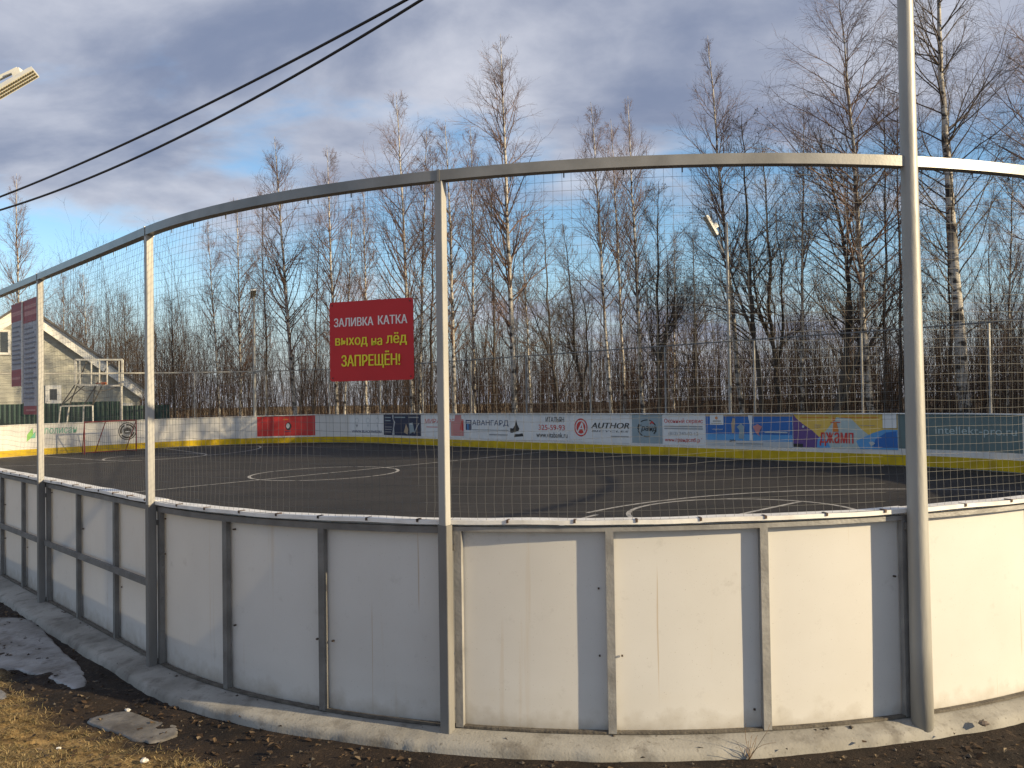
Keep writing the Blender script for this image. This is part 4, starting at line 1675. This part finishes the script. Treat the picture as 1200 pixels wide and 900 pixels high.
# leaves: bent little diamonds lying about
rs = np.random.default_rng(21)
N = 15000
X = rs.uniform(-6.5, 5.5, N)
Y = rs.uniform(2.6, 9.5, N)
d = out_dist(X, Y)
clump = smooth_noise(X, Y, 1.6, 9)
keep = (d > 0.10) & (d < 3.2) & (rs.random(N) < 0.25 + 0.9 * np.clip(clump - 0.3, 0, 1)) & ~((d < 0.27) & (rs.random(N) < 0.9))
X, Y, d = X[keep], Y[keep], d[keep]
N = len(X)
Z = np.where(d < 0.27, pad_z(to_nl(X, Y)[0]) + np.interp(d, [0.07, 0.11, 0.15, 0.18, 0.25], [-0.016, -0.026, -0.034, -0.045, -0.052]), ground_z(X, Y)) + 0.004
a = rs.uniform(0, 2 * np.pi, N)
L_ = rs.uniform(0.009, 0.027, N)
W_ = L_ * rs.uniform(0.5, 0.8, N)
tilt = rs.normal(0, 0.25, (N, 2))
ux = np.stack([np.cos(a), np.sin(a), tilt[:, 0]], -1)
uy = np.stack([-np.sin(a), np.cos(a), tilt[:, 1]], -1)
c = np.stack([X, Y, Z + 0.003], -1)
curl = rs.uniform(0.002, 0.010, N)[:, None] * np.array([0, 0, 1.0])
P0 = c - ux * L_[:, None]
P2 = c + ux * L_[:, None]
P1 = c + uy * W_[:, None] + curl
P3 = c - uy * W_[:, None] + curl
V = np.stack([P0, P1, P2, P3], 1).reshape(-1, 3)
idx = np.arange(N)[:, None] * 4
F = np.concatenate([idx + np.array([[0, 3, 2]]), idx + np.array([[0, 2, 1]])])
tag(obj('fallen_leaves', big_mesh('fallen_leaves', V, F, M_leaf, False, 3)), 'brown fallen leaves scattered on the bare soil', 'leaves', kind='stuff')

# dry flattened grass: short blades away from the kerb
N = 120000
wide = rs.random(N) < 0.25
X = np.where(wide, rs.uniform(-5.6, 0.4, N), rs.uniform(-4.1, -0.9, N))
Y = np.where(wide, rs.uniform(3.6, 8.6, N), rs.uniform(4.3, 6.8, N))
d = out_dist(X, Y)
edge = grass_edge(X, Y) - 0.05
dens = np.clip((d - edge) / 0.22, 0, 1) * (0.25 + 0.75 * np.clip((smooth_noise(X, Y, 6.5, 14) - 0.3) * 2.5, 0, 1))
keep = rs.random(N) < dens
X, Y = X[keep], Y[keep]
N = len(X)
Z = ground_z(X, Y) - 0.003
a = rs.uniform(0, 2 * np.pi, N) + (smooth_noise(X, Y, 1.5, 15) * 4)
el = np.abs(rs.normal(0.15, 0.30, N))
ln = rs.uniform(0.025, 0.085, N)
w = rs.uniform(0.0011, 0.0024, N)
dr = np.stack([np.cos(a) * np.cos(el), np.sin(a) * np.cos(el), np.sin(el)], -1)
sd_ = np.stack([-np.sin(a), np.cos(a), np.zeros(N)], -1) * w[:, None]
b0 = np.stack([X, Y, Z], -1)
b1 = b0 + dr * ln[:, None] * 0.55
b2 = b0 + dr * ln[:, None]
b2[:, 2] = np.maximum(b2[:, 2] - ln * 0.28, b0[:, 2] + 0.004)
V = np.stack([b0 - sd_, b0 + sd_, b1 - sd_ * 0.8, b1 + sd_ * 0.8, b2], 1).reshape(-1, 3)
idx = np.arange(N)[:, None] * 5
F = np.concatenate([idx + np.array([[0, 1, 3]]), idx + np.array([[0, 3, 2]]), idx + np.array([[2, 3, 4]])])
tag(obj('dry_grass', big_mesh('dry_grass', V, F, M_straw, False, 3)), 'short yellow dry grass at the bottom left', 'grass', kind='stuff')

# soil clods and small stones beside the kerb
N = 6500
X = rs.uniform(-6.0, 5.2, N)
Y = rs.uniform(3.0, 9.5, N)
d = out_dist(X, Y)
k_ = ((d > 0.22) & (d < 1.6)) | ((d > 0.052) & (d < 0.085))
X, Y = X[k_], Y[k_]
N = len(X)
r_ = rs.gamma(2.0, 0.0028, N) + 0.003
oc = np.array([[1, 0, 0], [-1, 0, 0], [0, 1, 0], [0, -1, 0], [0, 0, 1], [0, 0, -1.0]])
of = np.array([[0, 2, 4], [2, 1, 4], [1, 3, 4], [3, 0, 4], [2, 0, 5], [1, 2, 5], [3, 1, 5], [0, 3, 5]])
jit = 1 + rs.normal(0, 0.25, (N, 6, 3))
V = (np.stack([X, Y, np.where(out_dist(X, Y) < 0.1, pad_z(to_nl(X, Y)[0]) - 0.010, ground_z(X, Y)) + r_ * 0.2], -1)[:, None, :] + oc[None] * jit * r_[:, None, None] * np.array([1, 1, 0.65])).reshape(-1, 3)
F = (np.arange(N)[:, None, None] * 6 + of[None]).reshape(-1, 3)
M_clod = island_material('clods', [(0.03, 0.022, 0.017), (0.06, 0.045, 0.034), (0.05, 0.04, 0.031), (0.09, 0.078, 0.066), (0.03, 0.023, 0.018)], transl=0.0)
tag(obj('soil_clods', big_mesh('soil_clods', V, F, M_clod, False, 3)), 'dark soil clods and grit beside the kerb', 'soil', kind='stuff')


def scrap(label, px, py, size, c, seed, cat='litter', name='paper_scrap', kerb=False):
    x, y = ground_at(px, py)
    z = float(ground_z(x, y)) + size * 0.22
    if kerb:
        z = float(pad_z(to_nl(x, y)[0])) - 0.036 + size * 0.2
    rs_ = np.random.default_rng(seed)
    v, f = [], []
    nseg, nrow = 8, 4
    for j in range(nrow + 1):
        ph = math.pi * j / nrow
        for i in range(nseg):
            th = 2 * math.pi * i / nseg
            q = size * (0.5 + rs_.normal(0, 0.10))
            v.append((x + q * math.sin(ph) * math.cos(th), y + q * math.sin(ph) * math.sin(th) * 0.8, z + q * math.cos(ph) * 0.5))
    for j in range(nrow):
        for i in range(nseg):
            f.append((j * nseg + i, (j + 1) * nseg + i, (j + 1) * nseg + (i + 1) % nseg, j * nseg + (i + 1) % nseg))
    o = obj(name, mesh(name, v, f, flat('scrap%d' % seed, c)))
    return tag(o, label, cat)


scrap('crumpled white paper scrap on the soil below the small ice slab', 169, 892, 0.050, (0.62, 0.60, 0.56), 31)
scrap('small grey and white scrap above the small ice slab', 150, 827, 0.040, (0.50, 0.50, 0.50), 32)
scrap('white chip of litter lying in the dry grass', 69, 874, 0.030, (0.75, 0.74, 0.70), 33)
scrap('dark brown stone lying on the kerb by the right boards', 1153, 858, 0.060, (0.13, 0.10, 0.08), 34, 'stone', 'kerb_stone', True)

# a dry weed against the kerb
wx, wy = ground_at(878, 888)
weed = empty('dry_weed', (wx, wy, float(ground_z(wx, wy))))
tag(weed, 'dry leafless weed growing at the kerb below the middle panels', 'weed')
rsw = np.random.default_rng(44)
P = []
for i in range(9):
    a = rsw.uniform(0, 6.28)
    p = np.array([wx, wy, float(ground_z(wx, wy))])
    dv = np.array([math.cos(a) * 0.35, math.sin(a) * 0.35, 1.0])
    ln_ = rsw.uniform(0.10, 0.26)
    pts = [p]
    for k in range(5):
        dv = dv + rsw.normal(0, 0.22, 3)
        pts.append(pts[-1] + dv / np.linalg.norm(dv) * ln_ / 5)
    P.append(pts)
P = np.array(P)
V, F = tubes(P, np.linspace(0.0022, 0.0010, 6)[None].repeat(9, 0), 3)
obj('stems', big_mesh('stems', V, F, mat('weed_stem', (0.16, 0.10, 0.06), (0.24, 0.16, 0.09), 20, 0.8)), weed)

# ================================================================== TREES
def polyline_at(P, Rr, par, t):
    K = P.shape[1]
    u = t * (K - 1)
    i = np.minimum(u.astype(int), K - 2)
    f = (u - i)[:, None]
    p = P[par, i] * (1 - f) + P[par, i + 1] * f
    tg = P[par, i + 1] - P[par, i]
    tg = tg / (np.linalg.norm(tg, axis=1, keepdims=True) + 1e-9)
    r = Rr[par, i] * (1 - f[:, 0]) + Rr[par, i + 1] * f[:, 0]
    return p, tg, r


def spawn(P, Rr, n, t0, t1, a0, a1, length, K, grav, rs, rfac, rmax, rmin, wob=0.12, power=1.0):
    """n children for each parent polyline; grav > 0 turns them up, < 0 down"""
    N = P.shape[0]
    par = np.repeat(np.arange(N), n)
    M = len(par)
    t = t0 + (t1 - t0) * rs.random(M) ** power
    p, tg, r = polyline_at(P, Rr, par, t)
    rv = rs.normal(size=(M, 3))
    pe = rv - tg * (rv * tg).sum(1, keepdims=True)
    pe /= np.linalg.norm(pe, axis=1, keepdims=True) + 1e-9
    ang = rs.uniform(a0, a1, M)[:, None]
    d = tg * np.cos(ang) + pe * np.sin(ang)
    L = length(t, par) * rs.uniform(0.65, 1.2, M)
    pts = [p]
    for k in range(K - 1):
        d = d + rs.normal(0, wob, (M, 3)) + np.array([0, 0, grav])
        d /= np.linalg.norm(d, axis=1, keepdims=True) + 1e-9
        pts.append(pts[-1] + d * (L / (K - 1))[:, None])
    Q = np.stack(pts, 1)
    rr = np.minimum(r * rfac, rmax)
    rad = rr[:, None] * np.linspace(1, 0, K)[None] + rmin * np.linspace(0, 1, K)[None]
    return Q, np.maximum(rad, rmin), L, t


def make_tree(seed, H, r0, crown0, spread, n1, n2, n3, bend=0.0, wob=0.03, up=0.16, droop=-0.05, ang=(0.55, 0.95), twig=0.42, fork=0, cones=0):
    rs = np.random.default_rng(seed)
    K = 26
    z = np.linspace(0, 1, K)
    w = rs.normal(0, wob, (K, 2)).cumsum(0) * 0.35
    w -= w[:1]
    bx = bend * np.sin(z * math.pi * 0.9) ** 1.5
    T = np.stack([w[:, 0] + bx * H, w[:, 1], z * H], -1)[None]
    Tr = (r0 * (1 - z) ** 0.85 + 0.006)[None]
    Tr[0, 0] *= 1.35
    Tr[0, 1] *= 1.1
    trunks = [(T, Tr)]
    for i in range(fork):
        t = rs.uniform(0.12, 0.4)
        Q, q, L, _ = spawn(T, Tr, 1, t, t, 0.25, 0.55, lambda tt, pp: (1 - tt) * H * 0.8, 18, 0.10, rs, 0.75, r0, 0.006, 0.10)
        trunks.append((Q, q))
    uu = lambda t: np.clip((t - crown0) / (1 - crown0), 0, 1)
    prof = lambda t: (0.35 + 0.65 * np.minimum(1, uu(t) / 0.22)) * (1 - uu(t)) ** 0.8 + 0.05
    l1, l2, l3 = [], [], []
    for j, (Q, q) in enumerate(trunks):
        m = n1 if j == 0 else n1 // 2
        c0 = crown0 if j == 0 else 0.15
        A, a, La, ta = spawn(Q, q, m, c0, 0.965, ang[0], ang[1], lambda t, p: H * spread * prof(t if j == 0 else 0.3 + 0.7 * t), 8, up, rs, 0.45, 0.030, 0.0030, 0.10, 0.95)
        l1.append((A, a))
        Bq, b, Lb, tb = spawn(A, a, n2, 0.18, 1.0, 0.35, 0.85, lambda t, p: La[p] * (0.58 - 0.30 * t) + 0.03, 5, up * 0.35, rs, 0.6, 0.0095, 0.0024, 0.16)
        l2.append((Bq, b))
        C, c, _, _ = spawn(Bq, b, n3, 0.10, 1.0, 0.25, 0.8, lambda t, p: twig * (0.06 + 0.94 * np.clip(Lb[p] / 1.0, 0.1, 1.2)), 4, droop, rs, 0.7, 0.0042, 0.0019, 0.18)
        l3.append((C, c))
        # twigs straight on the limbs too
        C, c, _, _ = spawn(A, a, n3, 0.3, 1.0, 0.3, 0.8, lambda t, p: twig * np.clip(La[p] / 1.6, 0.05, 1.0), 4, droop, rs, 0.6, 0.0042, 0.0019, 0.18)
        l3.append((C, c))
    tr = merge([tubes(Q, q, 9) for Q, q in trunks])
    cr = merge([tubes(Q, q, 5) for Q, q in l1] + [tubes(Q, q, 3) for Q, q in l2] + [tubes(Q, q, 3) for Q, q in l3])
    if cones:
        ends = np.concatenate([Q[:, -1] for Q, q in l3])
        ends = ends[rs.random(len(ends)) < cones]
        n_ = len(ends)
        oc_ = oc * np.array([0.016, 0.016, 0.026])
        Vc = (ends[:, None, :] + oc_[None]).reshape(-1, 3)
        # quads built from pairs of octahedron faces
        of4 = np.array([[0, 2, 4, 4], [2, 1, 4, 4], [1, 3, 4, 4], [3, 0, 4, 4]])
        q4 = np.array([[4, 0, 5, 3], [4, 2, 5, 0], [4, 1, 5, 2], [4, 3, 5, 1]])
        Fc = (np.arange(n_)[:, None, None] * 6 + q4[None]).reshape(-1, 4)
        cr = merge([cr, (Vc, Fc)])
    return tr, cr, H


def birch_bark():
    m = bpy.data.materials.new('birch_bark')
    m.use_nodes = True
    nt = m.node_tree
    b = nt.nodes['Principled BSDF']
    b.inputs['Roughness'].default_value = 0.8
    t = nt.nodes.new('ShaderNodeTexCoord')

    def nz(stretch, sc, det):
        mpn = nt.nodes.new('ShaderNodeMapping')
        mpn.inputs['Scale'].default_value = stretch
        nt.links.new(t.outputs['Object'], mpn.inputs[0])
        n = nt.nodes.new('ShaderNodeTexNoise')
        n.inputs['Scale'].default_value = sc
        n.inputs['Detail'].default_value = det
        nt.links.new(mpn.outputs[0], n.inputs[0])
        return n.outputs['Fac']

    def rp(x, a, c, lo=0.0, hi=1.0):
        n = nt.nodes.new('ShaderNodeMapRange')
        n.inputs[1].default_value, n.inputs[2].default_value = a, c
        n.inputs[3].default_value, n.inputs[4].default_value = lo, hi
        nt.links.new(x, n.inputs[0])
        return n.outputs[0]

    def mx(f, a, c):
        n = nt.nodes.new('ShaderNodeMix')
        n.data_type = 'RGBA'
        nt.links.new(f, n.inputs[0])
        for i, q in ((6, a), (7, c)):
            if isinstance(q, tuple):
                n.inputs[i].default_value = q + (1,)
            else:
                nt.links.new(q, n.inputs[i])
        return n.outputs[2]
    c = mx(rp(nz((1, 1, 1), 2.0, 4), 0.35, 0.65), (0.55, 0.52, 0.47), (0.36, 0.33, 0.29))
    c = mx(rp(nz((2.2, 2.2, 4.5), 1.0, 6), 0.52, 0.60), c, (0.035, 0.03, 0.027))
    c = mx(rp(nz((3, 3, 22), 1.0, 4), 0.60, 0.66), c, (0.05, 0.045, 0.04))
    c = mx(rp(nz((0.6, 0.6, 0.45), 1.0, 5), 0.56, 0.68), c, (0.06, 0.05, 0.042))
    nt.links.new(c, b.inputs['Base Color'])
    return m


M_birch = birch_bark()
M_alder = mat('alder_bark', (0.075, 0.063, 0.052), (0.040, 0.034, 0.028), 6.0, 0.9, 0.6, 30.0)
M_btwig = mat('birch_twig', (0.180, 0.112, 0.084), (0.112, 0.070, 0.053), 0.6, 0.75)
M_atwig = mat('alder_twig', (0.105, 0.080, 0.062), (0.065, 0.050, 0.040), 0.6, 0.8)

PROTO = {}


def proto(key, tree, bark, twigm):
    (tv, tf), (cv, cf), H = tree
    PROTO[key] = (big_mesh('trunk', tv, tf, bark, True), big_mesh('crown', cv, cf, twigm, False), H)


proto('birch_a', make_tree(1, 15, 0.110, 0.22, 0.27, 76, 9, 5, up=0.09, ang=(0.55, 0.95)), M_birch, M_btwig)
proto('birch_b', make_tree(2, 15, 0.100, 0.26, 0.25, 72, 9, 5, wob=0.04, up=0.09, ang=(0.55, 0.95)), M_birch, M_btwig)
proto('birch_c', make_tree(3, 15, 0.090, 0.28, 0.215, 64, 9, 5, wob=0.05, up=0.09, ang=(0.5, 0.9)), M_birch, M_btwig)
proto('birch_d', make_tree(14, 15, 0.095, 0.20, 0.30, 76, 9, 5, wob=0.05, up=0.08, droop=-0.14, ang=(0.55, 1.0)), M_birch, M_btwig)
proto('slim_a', make_tree(5, 12, 0.062, 0.28, 0.23, 54, 8, 5, wob=0.04, up=0.09, ang=(0.5, 0.9)), M_birch, M_btwig)
proto('slim_b', make_tree(6, 12, 0.055, 0.24, 0.24, 46, 8, 5, wob=0.06, up=0.08, ang=(0.5, 1.0)), M_alder, M_btwig)
proto('weeping', make_tree(7, 15, 0.115, 0.26, 0.36, 76, 9, 5, wob=0.07, up=0.045, droop=-0.18, ang=(0.6, 1.1), twig=0.6), M_birch, M_btwig)
proto('great', make_tree(8, 20, 0.225, 0.20, 0.30, 72, 10, 5, wob=0.07, up=0.07, droop=-0.14, ang=(0.6, 1.05), twig=0.65), M_birch, M_atwig)
proto('alder_a', make_tree(9, 10, 0.080, 0.20, 0.32, 40, 8, 5, wob=0.08, up=0.06, ang=(0.5, 1.1), fork=2, cones=0.06), M_alder, M_atwig)
proto('alder_b', make_tree(10, 10, 0.075, 0.16, 0.34, 42, 8, 5, wob=0.10, up=0.06, ang=(0.5, 1.15), fork=1, cones=0.07), M_alder, M_atwig)
proto('alder_bent', make_tree(11, 10, 0.105, 0.28, 0.36, 44, 8, 5, bend=0.10, wob=0.10, up=0.08, ang=(0.6, 1.15), fork=2, cones=0.06), M_alder, M_atwig)


def board_Y(px):
    return SW(pix_s(px, 500), 0).y


def tree(key, bx, tx, ty, off, label, name='birch_tree', Y=None, group='bare trees beyond the rink', rot=None, cat='tree'):
    Yb = Y if Y is not None else board_Y(min(max(bx, 2), 1198)) + off
    b = at(bx, 480, Yb)
    b.z = float(ground_z(b.x, b.y)) - 0.05
    t = at(tx, ty, Yb + 0.3)
    d = t - b
    tm, cm, H = PROTO[key]
    root = bpy.data.objects.new(name, None)
    COL.objects.link(root)
    root.location = b
    q = d.normalized().to_track_quat('Z', 'Y')
    rz = (hash_(label) % 628) / 100.0 if rot is None else rot
    root.rotation_mode = 'QUATERNION'
    root.rotation_quaternion = q @ Matrix.Rotation(rz, 4, 'Z').to_quaternion()
    k = d.length / H
    root.scale = (k, k, k)
    tag(root, label, cat, group)
    for nm, me in (('trunk', tm), ('crown', cm)):
        c = bpy.data.objects.new(nm, me)
        COL.objects.link(c)
        c.parent = root
    return root


def hash_(s):
    h = 7
    for ch in s:
        h = (h * 31 + ord(ch)) % 1000003
    return h


# left: behind the house and beyond the far left corner
tree('birch_c', 23, 21, 203, 0, 'lone pale birch rising above the house roof at the left edge', Y=60)
tree('birch_d', 77, 74, 322, 0, 'reddish birch crown above the house roof slope, left of the two', Y=70)
tree('birch_b', 103, 97, 318, 0, 'reddish birch crown above the house roof slope, right of the two', Y=72)
tree('alder_a', 150, 150, 342, 0, 'bushy grey tree above the backboard, left of the second white post', 'alder_tree', Y=62)
tree('alder_b', 205, 203, 345, 9, 'bushy dark alder just right of the second white post', 'alder_tree')
tree('slim_a', 258, 246, 258, 7, 'slender birch under the curving rail left of the corner lamp pole')
tree('birch_d', 283, 277, 232, 8, 'birch with a dense brown crown just behind the corner lamp pole')
tree('slim_b', 312, 304, 225, 6, 'thin dark tree between the corner lamp pole and the pale curved birch', 'bare_tree')
tree('birch_a', 348, 321, 160, 3.0, 'tall birch with a pale curved trunk above the red banner')
tree('slim_b', 366, 372, 250, 6, 'thin brown tree just left of the red sign', 'bare_tree')
tree('birch_b', 396, 383, 170, 5, 'birch whose crown tops the rail left of the red sign')
tree('slim_a', 403, 410, 235, 3.5, 'white stemmed birch behind the left side of the red sign')
tree('birch_c', 430, 428, 215, 8, 'faint birch behind the middle of the red sign')
tree('birch_d', 484, 466, 108, 3.5, 'broad birch above the right side of the red sign')
tree('slim_a', 491, 497, 148, 4.5, 'slim birch between the red sign and the central grey post')
tree('slim_b', 505, 510, 175, 8, 'thin dark tree almost hidden behind the central grey post', 'bare_tree')
# centre
tree('birch_b', 533, 521, 140, 3.0, 'white trunked birch close to the right of the central grey post')
tree('slim_a', 556, 552, 145, 5.5, 'thin birch left of the tallest central birch')
tree('birch_a', 604, 587, 40, 3.2, 'tallest central birch with a white trunk and pointed crown')
tree('slim_b', 577, 573, 185, 8, 'thin dark tree touching the tallest central birch on its left', 'bare_tree')
tree('slim_a', 622, 614, 245, 7, 'low thin birch just right of the tallest central birch')
tree('alder_b', 655, 640, 250, 7, 'spreading dark alder in the gap right of the tallest birch', 'alder_tree')
tree('alder_a', 690, 668, 262, 5, 'small alder left of the trio of slim birches', 'alder_tree')
tree('slim_a', 719, 690, 118, 3.5, 'leftmost of the three slim birches right of centre')
tree('slim_a', 733, 719, 138, 4.2, 'middle one of the three slim birches right of centre')
tree('birch_c', 755, 738, 112, 3.2, 'rightmost of the three slim birches right of centre')
tree('alder_a', 772, 766, 215, 2.6, 'forked dark alder just right of the three slim birches', 'alder_tree')
tree('slim_a', 789, 790, 270, 6, 'short reddish birch above the window repair banner')
tree('alder_b', 815, 812, 265, 5, 'low bushy alder left of the far lamp pole', 'alder_tree')
# right
tree('birch_c', 872, 831, 42, 3.4, 'tall thin birch leaning left behind the far lamp pole')
tree('alder_b', 893, 874, 128, 2.4, 'dark alder just right of the far lamp pole', 'alder_tree')
tree('alder_a', 915, 905, 165, 4.5, 'dark alder between the far lamp pole and the slim upright birch', 'alder_tree')
tree('slim_a', 940, 937, 120, 3.2, 'slim upright birch left of the bent dark alder')
tree('alder_bent', 972, 942, 150, 1.8, 'bent dark alder with a curved trunk above the yellow banner', 'alder_tree', rot=2.6)
tree('slim_b', 993, 997, 150, 5, 'thin dark tree just right of the bent alder', 'bare_tree')
tree('weeping', 1023, 974, -8, 2.6, 'large weeping birch leaning left of the thick near pole')
tree('slim_b', 1037, 1040, 90, 3.6, 'thin straight tree left of the thick near pole', 'bare_tree')
tree('slim_b', 1054, 1051, 110, 4.4, 'thin dark stem nearly touching the near pole on its left', 'bare_tree')
tree('great', 1134, 1101, -120, 3.6, 'great thick birch right of the near pole running out of the frame')
tree('slim_b', 1110, 1106, 160, 5.5, 'thin dark tree between the near pole and the great birch', 'bare_tree')
tree('slim_a', 1180, 1182, 175, 5.0, 'slender pale birch near the right edge above the teal banner')
tree('slim_b', 1161, 1157, 235, 8, 'faint thin tree between the great birch and the pale birch', 'bare_tree')
tree('weeping', 1262, 1240, -60, 5.0, 'birch outside the right edge with branches hanging into view')

# ---------------------------------------------------------------- undergrowth and the wood behind: masses
M_brush = island_material('brush', [(0.020, 0.012, 0.009), (0.036, 0.021, 0.014), (0.058, 0.035, 0.022), (0.027, 0.017, 0.012), (0.095, 0.062, 0.038)], 0.85, 0.0)


def brush(name, label, n, px_lo, px_hi, Yfun, hfun, seed, ntw, r0, sway=0.10):
    rs = np.random.default_rng(seed)
    px = rs.uniform(px_lo, px_hi, n)
    Yv = np.array([Yfun(p, u) for p, u in zip(px, rs.random(n))])
    X = (px - 600) / FPX * Yv
    hs = np.array([hfun(p) for p in px]) * rs.uniform(0.55, 1.15, n)
    K = 5
    z = np.linspace(0, 1, K)
    base = np.stack([X, Yv, ground_z(X, Yv) - 0.05], -1)
    lean = rs.normal(0, sway, (n, 2))
    P = base[:, None, :] + np.stack([lean[:, 0:1] * hs[:, None] * z ** 1.5 + rs.normal(0, 0.03, (n, K)), lean[:, 1:2] * hs[:, None] * z ** 1.5 + rs.normal(0, 0.03, (n, K)),
                                     hs[:, None] * z[None]], -1)
    r = (rs.uniform(0.5, 1.5, n) * r0)[:, None] * (1 - 0.85 * z)[None]
    parts = [tubes(P, r, 4)]
    Q, q, L, _ = spawn(P, r, ntw, 0.12, 1.0, 0.25, 0.75, lambda t, p: hs[p] * (0.34 - 0.20 * t), 4, 0.10, rs, 0.55, 0.012, 0.0035, 0.12)
    parts.append(tubes(Q, q, 3))
    Q2, q2, _, _ = spawn(Q, q, 3, 0.2, 1.0, 0.3, 0.8, lambda t, p: L[p] * 0.45, 2, 0.05, rs, 0.7, 0.006, 0.003, 0.15)
    parts.append(tubes(Q2, q2, 3))
    V, F = merge(parts)
    return tag(obj(name, big_mesh(name, V, F, M_brush)), label, 'undergrowth', kind='stuff')


BY = {p: board_Y(min(max(p, 2), 1198)) for p in range(-400, 1700, 20)}


def by(px):
    return BY[int(min(max(px, -400), 1680) // 20 * 20)]


brush('undergrowth', 'dense brown bushes right behind the far boards', 1700, 170, 1420, lambda p, u: by(p) + 1.6 + 16 * u ** 1.2,
      lambda p: 4.3 if p > 600 else 5.2, 61, 9, 0.014, 0.15)
brush('far_wood', 'brown wood of thin trees far behind the rink', 1050, 40, 1420, lambda p, u: by(p) + 16 + 38 * u, lambda p: float(np.interp(p, [0, 200, 330, 500, 700, 1200], [12, 12, 10.5, 9.0, 8.2, 7.8])), 62, 12, 0.026, 0.09)
brush('far_wood', 'brown wood of thin trees behind the house', 260, -160, 220, lambda p, u: 62 + 30 * u, lambda p: 10.0, 63, 14, 0.030, 0.05)
# the wood goes on unseen beyond the right edge; added to shade the undergrowth
brush('far_wood', 'unseen wood continuing beyond the right edge, added for its shade', 420, 1430, 2700, lambda p, u: max(6.0, (25.5 + 14 * u) / (CT * (p - 600) / FPX + ST)), lambda p: 8.0, 64, 16, 0.045, 0.08)
